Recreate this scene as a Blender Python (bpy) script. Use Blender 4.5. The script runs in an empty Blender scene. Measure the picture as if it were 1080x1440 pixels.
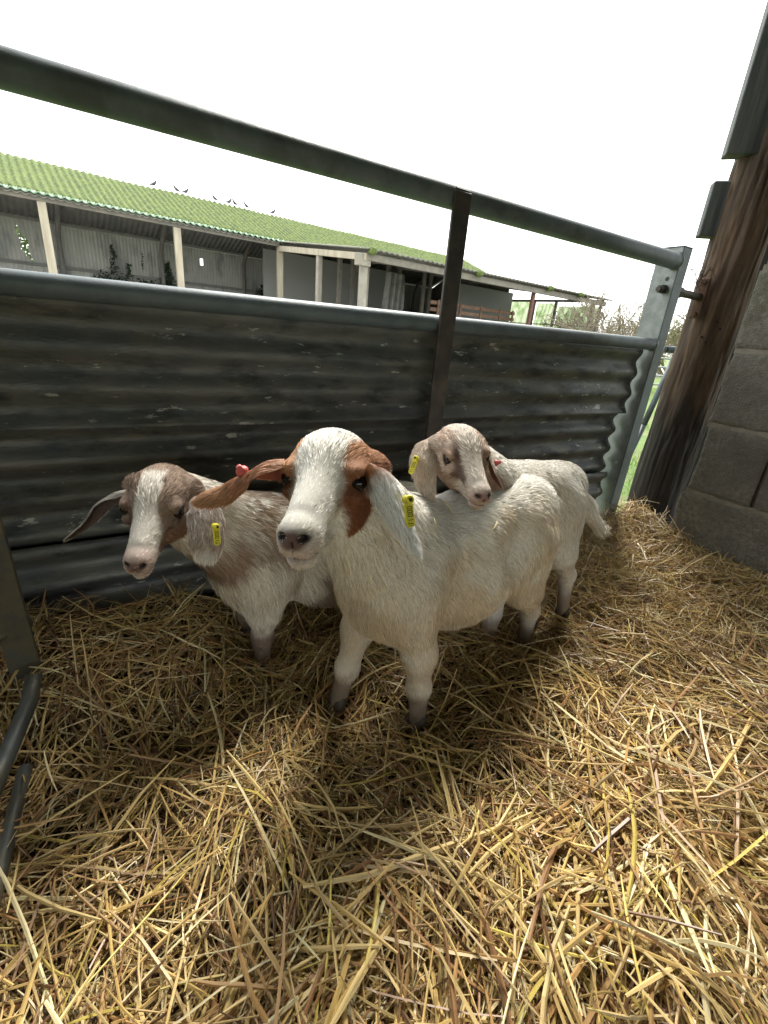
import bpy, math
import numpy as np
rng=np.random.default_rng(7)
C=bpy.data.collections.new('place'); bpy.context.scene.collection.children.link(C)
sc=bpy.context.scene
# ------------------------------------------------------------------ camera frame
F=637.; H=.72
_d=np.array([-140.,1586.,637.]); _d/=np.linalg.norm(_d); _up=-_d
_Y=np.array([0,0,1.])-_up*_up[2]; _Y/=np.linalg.norm(_Y)
_X=np.cross(_Y,_up)
RW=np.array([_X,_Y,_up])
CAM=np.array([0,0,H])
def P(px,py,dep):                      # survey helper: a point seen at (px,py) that stands dep metres off
    return CAM+RW@np.array([(px-540)/F,(py-720)/F,1.])*dep
def nrm(v):
    v=np.asarray(v,float); return v/(np.linalg.norm(v,axis=-1,keepdims=True)+1e-12)
# ------------------------------------------------------------------ noise
def _h(ix,iy,iz,s):
    n=(ix.astype(np.int64)*374761393+iy.astype(np.int64)*668265263+iz.astype(np.int64)*2147483647+s*1274126177)&0x7fffffff
    n=((n^(n>>13))*1274126177)&0x7fffffff
    n=(n^(n>>16))&0xffff
    return n/65535.
def noise(p,f,s=0):
    q=np.asarray(p,float)*f; i=np.floor(q).astype(np.int64); t=q-i; t=t*t*(3-2*t)
    r=0
    for a in (0,1):
        for b in (0,1):
            for c in (0,1):
                w=(t[:,0] if a else 1-t[:,0])*(t[:,1] if b else 1-t[:,1])*(t[:,2] if c else 1-t[:,2])
                r=r+w*_h(i[:,0]+a,i[:,1]+b,i[:,2]+c,s)
    return r
def fbm(p,f,s=0,o=3):
    r=0;a=.5
    for k in range(o): r=r+a*noise(p,f*2**k,s+k*17); a*=.5
    return r/(1-.5**o)
def vnoise(p,f,s=0): return np.stack([noise(p,f,s+k*31)-.5 for k in range(3)],1)*2
def sstep(a,b,x):
    t=np.clip((x-a)/(b-a),0,1); return t*t*(3-2*t)
# ------------------------------------------------------------------ objects
def props(o,label=None,cat=None,group=None,kind=None):
    if label:o['label']=label
    if cat:o['category']=cat
    if group:o['group']=group
    if kind:o['kind']=kind
    return o
def empty(name,loc,label,cat,group=None):
    o=bpy.data.objects.new(name,None); C.objects.link(o); o.location=[float(a) for a in loc]; o.empty_display_size=.05
    return props(o,label,cat,group)
def link(name,me,mat,parent=None):
    o=bpy.data.objects.new(name,me); C.objects.link(o)
    if mat is not None: me.materials.append(mat)
    if parent is not None:
        o.parent=parent
        off=np.zeros(3); q=parent
        while q is not None: off+=np.array(q.location); q=q.parent
        o.location=[float(-a) for a in off]     # mesh data is in world coordinates
    return o
def npmesh(name,V,Fc,mat=None,parent=None,col=None,smooth=False,nor=None):
    """Fc: list of (k,n) int arrays"""
    V=np.asarray(V,np.float32)
    if not isinstance(Fc,(list,tuple)): Fc=[Fc]
    Fc=[np.asarray(f,np.int32) for f in Fc if len(f)]
    me=bpy.data.meshes.new(name)
    me.vertices.add(len(V)); me.vertices.foreach_set('co',V.ravel())
    li=np.concatenate([f.ravel() for f in Fc]); tot=np.concatenate([np.full(len(f),f.shape[1],np.int32) for f in Fc])
    st=np.concatenate([[0],np.cumsum(tot)[:-1]]).astype(np.int32)
    me.loops.add(len(li)); me.loops.foreach_set('vertex_index',li)
    me.polygons.add(len(tot)); me.polygons.foreach_set('loop_start',st)
    me.update(calc_edges=True); 
    me.polygons.foreach_set('use_smooth',np.full(len(tot),smooth or nor is not None,bool))
    if col is not None:
        a=me.color_attributes.new('Col','FLOAT_COLOR','POINT')
        c=np.ones((len(V),4),np.float32); c[:,:3]=col; a.data.foreach_set('color',c.ravel())
    if nor is not None: me.normals_split_custom_set_from_vertices(np.asarray(nor,np.float32).tolist())
    return link(name,me,mat,parent)
class MB:
    def __init__(s): s.v=[];s.f={3:[],4:[]};s.n=0;s.c=[]
    def add(s,V,Fs,col=None):
        V=np.asarray(V,float)
        for f in Fs:
            f=np.asarray(f,int)
            if len(f): s.f[f.shape[1]].append(f+s.n)
        s.v.append(V); s.n+=len(V)
        s.c.append(np.tile(np.array(col if col is not None else (1,1,1),float),(len(V),1)) if col is None or np.ndim(col)==1 else col)
        return s
    def box(s,c,size,ax=None,bev=0,col=None,jit=0):
        c=np.asarray(c,float);h=np.asarray(size,float)/2
        A=np.eye(3) if ax is None else np.array([nrm(a) for a in ax])
        b=min(bev,h.min()*.9)
        if b<=0:
            L=np.array([[x,y,z] for x in(-1,1) for y in(-1,1) for z in(-1,1)])*h
            if jit: L=L+rng.normal(0,jit,L.shape)
            s.add(c+L@A,[[(0,1,3,2),(4,6,7,5),(0,4,5,1),(2,3,7,6),(0,2,6,4),(1,5,7,3)]],col); return s
        V=[];idx={}
        for x in(-1,1):
            for y in(-1,1):
                for z in(-1,1):
                    g=np.array([x,y,z],float); j=rng.normal(0,jit,3) if jit else 0
                    for k in range(3):
                        q=g*h; q=q-g*b; q[k]=g[k]*h[k]; idx[(x,y,z,k)]=len(V); V.append(q+j)
        quads=[];tris=[]
        for k in range(3):
            o=[a for a in range(3) if a!=k]
            for sg in(-1,1):
                ring=[]
                for (a,bb) in((-1,-1),(1,-1),(1,1),(-1,1)):
                    g=[0,0,0];g[k]=sg;g[o[0]]=a;g[o[1]]=bb; ring.append(idx[(*g,k)])
                quads.append(ring)
        for k in range(3):
            o=[a for a in range(3) if a!=k]
            for a in(-1,1):
                for bb in(-1,1):
                    g0=[0,0,0];g0[o[0]]=a;g0[o[1]]=bb;g1=list(g0);g0[k]=-1;g1[k]=1
                    quads.append([idx[(*g0,o[0])],idx[(*g1,o[0])],idx[(*g1,o[1])],idx[(*g0,o[1])]])
        for x in(-1,1):
            for y in(-1,1):
                for z in(-1,1): tris.append([idx[(x,y,z,k)] for k in range(3)])
        s.add(c+np.array(V)@A,[quads,tris],col); return s
    def tube(s,path,r,n=12,cap=True,col=None,ref=None):
        p=np.asarray(path,float);m=len(p); r=np.broadcast_to(np.asarray(r,float),(m,))
        T=np.gradient(p,axis=0);T=nrm(T)
        ref=np.array([0,0,1.]) if ref is None else np.asarray(ref,float)
        if abs(T[0]@ref)>.95: ref=np.array([1,0,0.])
        V=[];u=nrm(np.cross(T[0],ref))
        for i in range(m):
            u=nrm(u-T[i]*(u@T[i]));w=np.cross(T[i],u)
            a=np.arange(n)*2*math.pi/n
            V.append(p[i]+r[i]*(np.cos(a)[:,None]*u+np.sin(a)[:,None]*w))
        V=np.concatenate(V);q=[]
        i,j=np.meshgrid(np.arange(m-1),np.arange(n),indexing='ij');i=i.ravel();j=j.ravel();k=(j+1)%n
        q=np.stack([i*n+j,i*n+k,(i+1)*n+k,(i+1)*n+j],1); tr=[]
        if cap:
            V=np.concatenate([V,[p[0]],[p[-1]]]);a=len(V)-2;b=len(V)-1
            jj=np.arange(n);kk=(jj+1)%n
            tr=np.concatenate([np.stack([kk,jj,np.full(n,a)],1),np.stack([(m-1)*n+jj,(m-1)*n+kk,np.full(n,b)],1)])
        s.add(V,[q,tr],col); return s
    def grid(s,V,nu,nv,col=None):
        i,j=np.meshgrid(np.arange(nu-1),np.arange(nv-1),indexing='ij');i=i.ravel();j=j.ravel()
        s.add(V,[np.stack([i*nv+j,(i+1)*nv+j,(i+1)*nv+j+1,i*nv+j+1],1)],col); return s
    def build(s,name,mat,parent=None,smooth=False,vcol=False):
        fs=[np.concatenate(s.f[k]) for k in (3,4) if s.f[k]]
        return npmesh(name,np.concatenate(s.v),fs,mat,parent,np.concatenate(s.c) if vcol else None,smooth)
# ------------------------------------------------------------------ materials
def mat(name,col=(.5,.5,.5),col2=None,scale=8,rough=.6,metal=0,vcol=False,bump=0,bscale=40,stretch=(1,1,1),detail=6,col3=None,scale3=2,lo=.35,hi=.65,lo3=.5,hi3=.6,spec=.5,sub=0,trans=0,alpha=None,rough2=None,col4=None):
    m=bpy.data.materials.new(name); m.use_nodes=True; nt=m.node_tree; N=nt.nodes; L=nt.links
    b=N['Principled BSDF']; b.inputs['Roughness'].default_value=rough; b.inputs['Metallic'].default_value=metal
    b.inputs['Specular IOR Level'].default_value=spec
    tc=N.new('ShaderNodeTexCoord'); mp=N.new('ShaderNodeMapping'); L.new(tc.outputs['Object'],mp.inputs[0]); mp.inputs['Scale'].default_value=stretch
    def ns(sc_,d=detail):
        n=N.new('ShaderNodeTexNoise'); n.inputs['Scale'].default_value=sc_; n.inputs['Detail'].default_value=d; n.inputs['Roughness'].default_value=.62
        L.new(mp.outputs[0],n.inputs['Vector']); return n
    def mr(src,a,bb,c=0,d=1):
        r=N.new('ShaderNodeMapRange'); r.inputs[1].default_value=a; r.inputs[2].default_value=bb; r.inputs[3].default_value=c; r.inputs[4].default_value=d
        L.new(src,r.inputs[0]); return r.outputs[0]
    def mix(f,A,B,mode='MIX'):
        x=N.new('ShaderNodeMix'); x.data_type='RGBA'; x.blend_type=mode
        if isinstance(f,(int,float)): x.inputs[0].default_value=f
        else: L.new(f,x.inputs[0])
        for sk,q in ((x.inputs[6],A),(x.inputs[7],B)):
            if isinstance(q,tuple): sk.default_value=(*q,1)
            else: L.new(q,sk)
        return x.outputs[2]
    cur=col
    if vcol:
        a=N.new('ShaderNodeAttribute'); a.attribute_name='Col'; cur=a.outputs['Color']
        if col2 is not None: cur=mix(mr(ns(scale).outputs[0],lo,hi),cur,mix(1.0,cur,col2,'MULTIPLY'))
    elif col2 is not None: cur=mix(mr(ns(scale).outputs[0],lo,hi),col,col2)
    if col3 is not None: cur=mix(mr(ns(scale3,8).outputs[0],lo3,hi3),cur,col3)
    if col4 is not None: cur=mix(mr(ns(scale*2.3,10).outputs[0],.625,.66),cur,col4)
    if isinstance(cur,tuple): b.inputs['Base Color'].default_value=(*cur,1)
    else: L.new(cur,b.inputs['Base Color'])
    if rough2 is not None: L.new(mr(ns(scale*1.7).outputs[0],.3,.7,rough,rough2),b.inputs['Roughness'])
    if bump:
        bn=N.new('ShaderNodeBump'); bn.inputs['Strength'].default_value=1; bn.inputs['Distance'].default_value=bump
        L.new(ns(bscale,8).outputs[0],bn.inputs['Height']); L.new(bn.outputs[0],b.inputs['Normal'])
    if sub:
        b.inputs['Subsurface Weight'].default_value=sub; b.inputs['Subsurface Radius'].default_value=(.012,.006,.004); b.inputs['Subsurface Scale'].default_value=1
    if trans:
        t=N.new('ShaderNodeBsdfTranslucent'); ms=N.new('ShaderNodeMixShader'); ms.inputs[0].default_value=trans
        if isinstance(cur,tuple): t.inputs[0].default_value=(*cur,1)
        else: L.new(cur,t.inputs[0])
        L.new(b.outputs[0],ms.inputs[1]); L.new(t.outputs[0],ms.inputs[2]); L.new(ms.outputs[0],N['Material Output'].inputs[0])
    return m
M={}
M['galv']=mat('galvanised_tube',(.085,.115,.132),(.12,.145,.158),18,rough=.48,metal=.12,bump=.0006,bscale=120,rough2=.6,col3=(.07,.085,.09),scale3=5)
M['galvlight']=mat('galvanised_plate',(.24,.255,.255),(.15,.165,.165),22,rough=.4,metal=.45,bump=.0004,bscale=90,rough2=.6)
M['bar']=mat('painted_flat_bar',(.075,.062,.055),(.04,.036,.035),20,rough=.5,metal=.3,bump=.0005,bscale=100,col3=(.13,.1,.075),scale3=9,lo3=.55,hi3=.7)
M['sheet']=mat('weathered_galvanised_sheet',(.085,.095,.100),(.150,.148,.130),8,rough=.36,metal=.45,bump=.0016,bscale=85,detail=9,col4=(.36,.37,.34),stretch=(.9,.9,3.0),rough2=.68,col3=(.045,.050,.053),scale3=9,lo3=.50,hi3=.66)
M['rust']=mat('rusty_iron',(.06,.035,.025),(.12,.06,.035),60,rough=.85,bump=.001,bscale=150)
M['straw']=mat('straw',vcol=True,rough=.42,spec=.55,trans=.12)
M['strawbase']=mat('trodden_straw',(.05,.03,.018),(.11,.07,.035),60,rough=.9,bump=.01,bscale=90)
M['fur']=mat('goat_fur',vcol=True,rough=.75,spec=.22,trans=.15)
M['skin']=mat('goat_skin',vcol=True,rough=.6,spec=.3)
M['eye']=mat('goat_eye',(.010,.006,.005),rough=.16,spec=.35)
M['hoof']=mat('goat_hoof',(.05,.04,.035),(.09,.07,.05),60,rough=.6)
M['tag']=mat('yellow_tag_plastic',(.62,.56,.03),rough=.35,sub=.0)
M['tagink']=mat('tag_print',(.03,.03,.01),rough=.6)
M['tagred']=mat('red_tag_plastic',(.55,.10,.09),rough=.4)
M['pink']=mat('ear_inside',vcol=True,rough=.55,sub=.0,trans=.25)
# ------------------------------------------------------------------ gate frame
PG=np.array([.948,1.818,0.]); GD=nrm([.84,.5426,0]); GN=np.array([GD[1],-GD[0],0]) # GN points into the pen
UP=np.array([0,0,1.])
def G(s,o,z): return PG+GD*s+GN*o+UP*z
def ground_h(x,y):
    p=np.stack([x,y,np.zeros_like(x)],-1)
    q=p-PG; s=q@GD; o=q@GN
    h=.034*(fbm(p,2.6,3)-.5)*2+.034*(fbm(p,7,9)-.5)*2
    h+=.085*sstep(-1.2,-1.9,s)*np.exp(-(o/.25)**2)
    h+=.05*np.exp(-(o/.14)**2)*(1-.75*sstep(-1.75,-1.45,s)*sstep(-.45,-.7,s))
    for fx,fy in((-.246,.823),(-.30,.90),(.103,.690),(-.062,.722),(.386,.965),(.545,1.135)): h-=.034*np.exp(-((x-fx)**2+(y-fy)**2)/.062**2)
    h+=.065*np.exp(-((s-.07)**2/.12**2+(o-.13)**2/.14**2))
    d=(p-np.array([1.13,1.67,0]))@nrm([.8829,.4695,0])
    h+=.05*np.exp(-(np.minimum(d,0)/.16)**2)*sstep(.0,.5,o)
    return h
# ------------------------------------------------------------------ setting: ground, floor
def build_ground():
    g=MB()
    x=np.concatenate([np.linspace(-300,-12,14),np.linspace(-10,30,60),np.linspace(34,300,14)])
    y=np.concatenate([np.linspace(-60,-2,8),np.linspace(0,40,60),np.linspace(46,500,14)])
    X,Y=np.meshgrid(x,y,indexing='ij');p=np.stack([X.ravel(),Y.ravel(),0*X.ravel()],1)
    p[:,2]=-.16+.05*(fbm(p,.5,4)-.5)
    g.grid(p,len(x),len(y))
    m=mat('field_grass',(.055,.11,.018),(.10,.15,.03),3,rough=.95,bump=.03,bscale=12,col3=(.16,.12,.07),scale3=1.1,lo3=.5,hi3=.66)
    props(g.build('field',m,smooth=True),kind='structure')
build_ground()
def build_bedding():
    g=MB(); us=np.linspace(-3.2,.62,150); vs=np.linspace(-.06,3.2,130)
    S,O=np.meshgrid(us,vs,indexing='ij'); p=PG+GD*S.ravel()[:,None]+GN*O.ravel()[:,None]
    p[:,2]=ground_h(p[:,0],p[:,1])-.02+.02*(fbm(p,25,5)-.5)
    edge=(O.ravel()<-.03); p[edge,2]-=.12
    g.grid(p,len(us),len(vs))
    o=g.build('floor',M['strawbase'],smooth=True); props(o,kind='structure')
    # straws
    def straws(n,smin,smax,omin,omax,len0,len1,w0,w1,z0,z1,tilt,seed,bright=1.,omode=None):
        r=np.random.default_rng(seed)
        s=r.uniform(smin,smax,n); q=r.uniform(0,1,n); o=omin+(omax-omin)*q
        c=PG+GD*s[:,None]+GN*o[:,None]
        if omode is not None:
            k=omode(c); c=c[k]; n=len(c)
        L=r.uniform(0,1,n)**1.8*(len1-len0)+len0
        w=r.uniform(w0,w1,n)*(.7+.5*(L/len1))
        ang=r.uniform(0,math.pi,n)+0
        ang2=(fbm(c,3.5,21)*2*math.pi*1.3); k=r.uniform(0,1,n)<.5
        ang=np.where(k,ang2+r.normal(0,.45,n),ang)
        tl=r.normal(0,tilt,n)
        d=np.stack([np.cos(ang)*np.cos(tl),np.sin(ang)*np.cos(tl),np.sin(tl)],1)
        side=nrm(np.cross(d,UP)+.6*r.normal(0,1,(n,3))*.6); side=nrm(side-d*(side*d).sum(1)[:,None]); nn=np.cross(side,d)
        nn*=np.sign(nn[:,2:3]+1e-9)
        m=5; T=np.linspace(-.5,.5,m)
        bend=r.normal(0,.10,n); bend2=r.normal(0,.16,n)
        kink=(r.uniform(0,1,n)<.18)*r.normal(0,.45,n); kp=r.uniform(-.2,.3,n)
        zz=ground_h(c[:,0],c[:,1])+r.uniform(0,1,n)**1.3*(z1-z0)+z0
        V=np.zeros((n,m,3,3))
        prof=np.array([[-1,-.28],[0,.35],[1,-.28]])
        tips=np.array([.55,1,1,1,.45])
        for i,t in enumerate(T):
            pos=c+d*(t*L)[:,None]+side*(bend2*L*(t*t-.08)+kink*L*np.maximum(t-kp,0))[:,None]
            pos[:,2]=c[:,2]*0+zz+(t*L)*d[:,2]-np.abs(bend)*L*(t*t*1.6)+.10*L*0
            gh=ground_h(pos[:,0],pos[:,1])
            pos[:,2]=np.maximum(pos[:,2]+ (gh-ground_h(c[:,0],c[:,1]))*.75, gh-.012)
            for j,(a,b) in enumerate(prof):
                V[:,i,j]=pos+side*(a*w*tips[i])[:,None]*.5+nn*(b*w*tips[i])[:,None]*.6
        V=V.reshape(-1,3)
        base=(np.arange(n)*m*3)[:,None]; q=[]
        for i in range(m-1):
            for j in range(2): q.append(np.stack([i*3+j,i*3+j+1,(i+1)*3+j+1,(i+1)*3+j]))
        q=np.array(q)[None]+base[:,:,None]; q=q.reshape(-1,4)
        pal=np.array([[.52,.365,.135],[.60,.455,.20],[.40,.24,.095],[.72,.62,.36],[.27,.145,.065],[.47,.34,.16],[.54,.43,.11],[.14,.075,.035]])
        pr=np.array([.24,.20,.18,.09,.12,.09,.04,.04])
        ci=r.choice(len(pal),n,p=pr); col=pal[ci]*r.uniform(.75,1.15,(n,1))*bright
        col=np.repeat(col,m*3,0)*(1+.16*r.normal(0,1,(n*m*3,1))).clip(.6,1.4)
        return V,q,col.clip(0,.9)
    def inpen(c):
        d=(c-np.array([1.13,1.67,0]))@nrm([.8829,.4695,0])
        return (d<.02)
    parts=[straws(34000,-2.3,.25,.01,2.0,.02,.10,.0016,.0034,-.02,.008,.22,1,.50,inpen),  # deep layers dimmed, shade between the straws put into their colour
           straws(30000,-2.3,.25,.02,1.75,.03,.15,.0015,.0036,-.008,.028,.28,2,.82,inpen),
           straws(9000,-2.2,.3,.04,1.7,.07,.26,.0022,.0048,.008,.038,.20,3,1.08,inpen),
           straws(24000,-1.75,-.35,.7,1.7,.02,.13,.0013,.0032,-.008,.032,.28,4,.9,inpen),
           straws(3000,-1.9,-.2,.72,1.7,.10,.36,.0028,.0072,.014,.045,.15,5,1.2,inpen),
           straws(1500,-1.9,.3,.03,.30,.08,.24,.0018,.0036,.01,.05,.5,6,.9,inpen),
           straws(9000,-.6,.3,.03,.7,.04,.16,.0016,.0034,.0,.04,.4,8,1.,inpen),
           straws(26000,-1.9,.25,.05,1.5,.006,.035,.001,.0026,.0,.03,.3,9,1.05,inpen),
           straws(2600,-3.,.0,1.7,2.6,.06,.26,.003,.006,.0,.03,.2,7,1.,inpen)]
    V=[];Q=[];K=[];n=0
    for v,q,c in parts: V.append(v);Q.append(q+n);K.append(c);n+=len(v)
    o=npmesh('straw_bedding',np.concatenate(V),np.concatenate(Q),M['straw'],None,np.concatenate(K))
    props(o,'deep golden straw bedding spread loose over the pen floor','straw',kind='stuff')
build_bedding()
# ------------------------------------------------------------------ gate
def tube_between(a,b,r,n=16,seg=2,mb=None):
    mb=mb or MB(); t=np.linspace(0,1,seg+1)[:,None]; mb.tube(np.asarray(a)*(1-t)+np.asarray(b)*t,r,n); return mb
def build_gate():
    e=empty('sheeted_gate',G(-1,0,0),'galvanised steel field gate clad in dark corrugated sheets behind the kids','gate')
    t=tube_between(G(-3.2,0,1.022),G(-.022,0,1.022),.0255,24,8); t.build('top_rail',M['galv'],e,True)
    t=tube_between(G(-3.2,0,.735),G(-.022,0,.752),.020,20,8); t.build('middle_rail',M['galv'],e,True)
    t=tube_between(G(-3.2,0,.02),G(-.022,0,.02),.020,16,2); t.build('bottom_rail',M['galv'],e,True)
    # flat upright
    b=MB(); b.box(G(-1.008,.028,.515),(.050,.010,1.03),(GD,GN,UP),.002); b.box(G(-1.008,.022,1.03),(.046,.018,.012),(GD,GN,UP),.003,jit=.001); b.build('upright_bar',M['bar'],e)
    b=MB(); b.box(G(-2.35,.028,.5),(.050,.010,1.0),(GD,GN,UP),.002); b.build('upright_bar',M['bar'],e)
    # hanging post: folded channel, open to the back, with holes
    hp=MB(); zt=1.065
    # lit face (normal -GD), its light put into a paler metal, as a plate with round holes: built from grid around holes
    def plate(s0,w0,w1,z0,z1,holes,th,mb):
        nu,nv=30,int((z1-z0)/.0035)
        U=np.linspace(w0,w1,nu);W=np.linspace(z0,z1,nv)
        UU,WW=np.meshgrid(U,W,indexing='ij')
        vv=np.stack([UU.ravel(),WW.ravel()],1)
        inside=np.zeros(len(vv),bool)
        for (hu,hz,hr) in holes:
            d=vv-[hu,hz];dist=np.hypot(*d.T); near=(dist<hr*1.5)&(dist>hr*.62)
            vv[near]=np.array([hu,hz])+d[near]/dist[near][:,None]*hr
            inside|=dist<=hr*.62
        for sgn in (0,1):
            Pp=PG+GD*(s0+sgn*th)+GN*vv[:,:1]+UP*vv[:,1:]
            i,j=np.meshgrid(np.arange(nu-1),np.arange(nv-1),indexing='ij');i=i.ravel();j=j.ravel()
            q=np.stack([i*nv+j,(i+1)*nv+j,(i+1)*nv+j+1,i*nv+j+1],1)
            c=vv[q].mean(1); ok=np.ones(len(q),bool)
            for (hu,hz,hr) in holes: ok&=np.hypot(c[:,0]-hu,c[:,1]-hz)>hr*.92
            mb.add(Pp,[q[ok]])
    plate(-.022,-.072,.012,.0,zt,[(-.014,.968,.0075),(-.014,.935,.0085),(-.014,.3,.008)],.003,hp)
    hp.build('hanging_post',M['galvlight'],e)
    h2=MB(); h2.box(G(.004,.0135,zt/2),(.054,.005,zt),(GD,GN,UP),.0015); h2.box(G(.029,-.036,zt/2),(.004,.094,zt),(GD,GN,UP),.001)
    h2.box(G(.003,-.036,zt+.002),(.056,.104,.004),(GD,GN,UP),.001); h2.build('post_flange',M['galv'],e)
    # hinge bolt through post to the wooden post
    b=MB(); t=tube_between(G(-.062,-.014,.932),G(-.0225,-.014,.935),.0085,14,mb=b); b.tube([G(-.052,-.014,.933),G(-.040,-.014,.934)],.0135,6); b.tube([G(-.036,-.014,.934),G(-.026,-.014,.935)],.0155,6)
    b.tube([G(.035,-.014,.935),G(.080,-.014,.935)],.020,8); tube_between(G(.06,-.014,.935),G(.22,-.014,.935),.0135,12,mb=b)
    b.build('hinge_bolt',M['bar'],e,False)
    # weld collars
    for z,r in ((1.022,.0285),(.752,.0235)): MB().tube([G(-.030,0,z),G(-.024,0,z)],[r*.93,r],20).build('weld_bead',M['galvlight'],e,True)
    # corrugated sheets
    def sheet(z0,z1,off,s0,s1,pit,amp,seed,ph=0):
        g=MB(); zs=np.linspace(z0,z1,int((z1-z0)/.006)); ss=np.linspace(s0,s1,130)
        S,Z=np.meshgrid(ss,zs,indexing='ij'); S=S.ravel();Z=Z.ravel()
        p0=np.stack([S,Z,0*S+seed],1)
        o=off+amp*np.sin(2*math.pi*(Z-ph)/pit)+.004*(fbm(p0,4,seed)-.5)+.0012*(fbm(p0,18,seed+3)-.5)
        # ragged right edge: the end of the sheet is cut and dented
        Z2=Z+.003*(fbm(p0,3,seed+8)-.5)
        p=PG+GD*S[:,None]+GN*o[:,None]+UP*Z2[:,None]
        g.grid(p,len(ss),len(zs)); ob=g.build('corrugated_sheet',M['sheet'],e,True)
        md=ob.modifiers.new('thick','SOLIDIFY'); md.thickness=.0014
        return ob
    sheet(.497,.733,-.026,-3.15,-.038,.076,.008,11,.02)
    sheet(.17,.512,-.048,-3.15,-.046,.076,.0105,12,.03)
    sheet(-.05,.262,-.026,-3.15,-.055,.076,.0105,13,.0)
build_gate()
# ------------------------------------------------------------------ wooden post, boards, wall
def build_post():
    c=G(.330,.0,0); e=empty('wooden_post',c,'round rough timber gatepost leaning by the blockwork with boards nailed on','post')
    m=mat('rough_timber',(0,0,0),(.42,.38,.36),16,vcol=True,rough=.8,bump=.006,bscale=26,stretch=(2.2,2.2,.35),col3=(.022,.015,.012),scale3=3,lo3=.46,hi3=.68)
    nz,na=260,110; z=np.linspace(-.15,2.6,nz); a=np.linspace(0,2*math.pi,na,endpoint=False)
    Z,A=np.meshgrid(z,a,indexing='ij');Z=Z.ravel();A=A.ravel()
    q=np.stack([np.cos(A)*.5,np.sin(A)*.5,Z*.9],1)
    q2=np.stack([np.cos(A)*2.2,np.sin(A)*2.2,Z*1.6],1)
    r=.101+.018*(fbm(q,2.5,5)-.5)+.020*(fbm(q2,2.2,8,4)-.5)-.006*Z
    # long drying cracks
    q3=np.stack([np.cos(A)*5,np.sin(A)*5,Z*.8],1); cr=np.abs(noise(q3,1.4,31)-.5); r-=.006*np.exp(-(cr/.02)**2)
    V=np.stack([c[0]+r*np.cos(A)+.010*Z,c[1]+r*np.sin(A),Z],1)
    i,j=np.meshgrid(np.arange(nz-1),np.arange(na),indexing='ij');i=i.ravel();j=j.ravel();k=(j+1)%na
    st=sstep(.42,.60,Z+.30*(fbm(q2,1.6,77)-.5)); wc=np.array([.020,.013,.010])*(1-st[:,None])+np.array([.125,.074,.044])*st[:,None]; wc=wc*(.7+.6*fbm(q2,3,5))[:,None]  # trunk foot darkened in colour for its shade, edged like a bark stain
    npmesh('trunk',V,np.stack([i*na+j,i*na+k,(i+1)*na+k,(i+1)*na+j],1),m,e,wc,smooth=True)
    # nail holes
    nm=mat('nail',(.01,.008,.007),rough=.9)
    for px,py in((1008,453),(1012,463),(987,474),(992,481)):
        d=nrm(P(px,py,1)-CAM); o=CAM-c; A2=d[0]**2+d[1]**2; B=o[0]*d[0]+o[1]*d[1]; Cc=o[0]**2+o[1]**2-.0975**2
        t=(-B-math.sqrt(max(B*B-A2*Cc,0)))/A2; q=CAM+d*t; nn=nrm([q[0]-c[0],q[1]-c[1],0]); MB().tube([q-nn*.01,q+nn*.004],.0038,8).build('nail_hole',nm,e)
    wd=mat('weathered_board',(.055,.062,.068),(.10,.105,.105),14,rough=.75,bump=.0015,bscale=50,stretch=(3,3,.3),col3=(.035,.035,.04),scale3=5)
    toC=nrm([-c[0],-c[1],0]); rt=np.array([-toC[1],toC[0],0]);  # rt: to the left of the post as seen from inside
    if rt@np.array([1,0,0])>0: rt=-rt
    b=MB(); ax=(nrm(rt+.25*toC),np.cross(UP,nrm(rt+.25*toC)),UP)
    b.box(c+rt*.088+toC*.015+UP*1.235,(.085,.05,.175),ax,.003,jit=.001); b.build('short_board',wd,e)
    b=MB(); b.box(c+rt*.045+toC*.055+UP*1.86,(.15,.06,.95),ax,.003,jit=.001); b.build('long_board',wd,e)
    # hinge plate and rusty wire
    b=MB(); b.box(G(.224,-.01,.93),(.008,.035,.14),(GD,GN,UP),.002,jit=.002)
    for z in(.875,.985): b.tube([G(.208,-.01,z),G(.224,-.01,z)],.009,6)
    for k in range(9):
        a0=rng.normal(0,.02,3);p0=G(.17,0,.96+k*.008)+a0; pts=[p0+rng.normal(0,.018,3) for _ in range(5)]; b.tube(pts,.0011,5)
    b.build('hinge_plate',M['rust'],e)
build_post()
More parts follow.
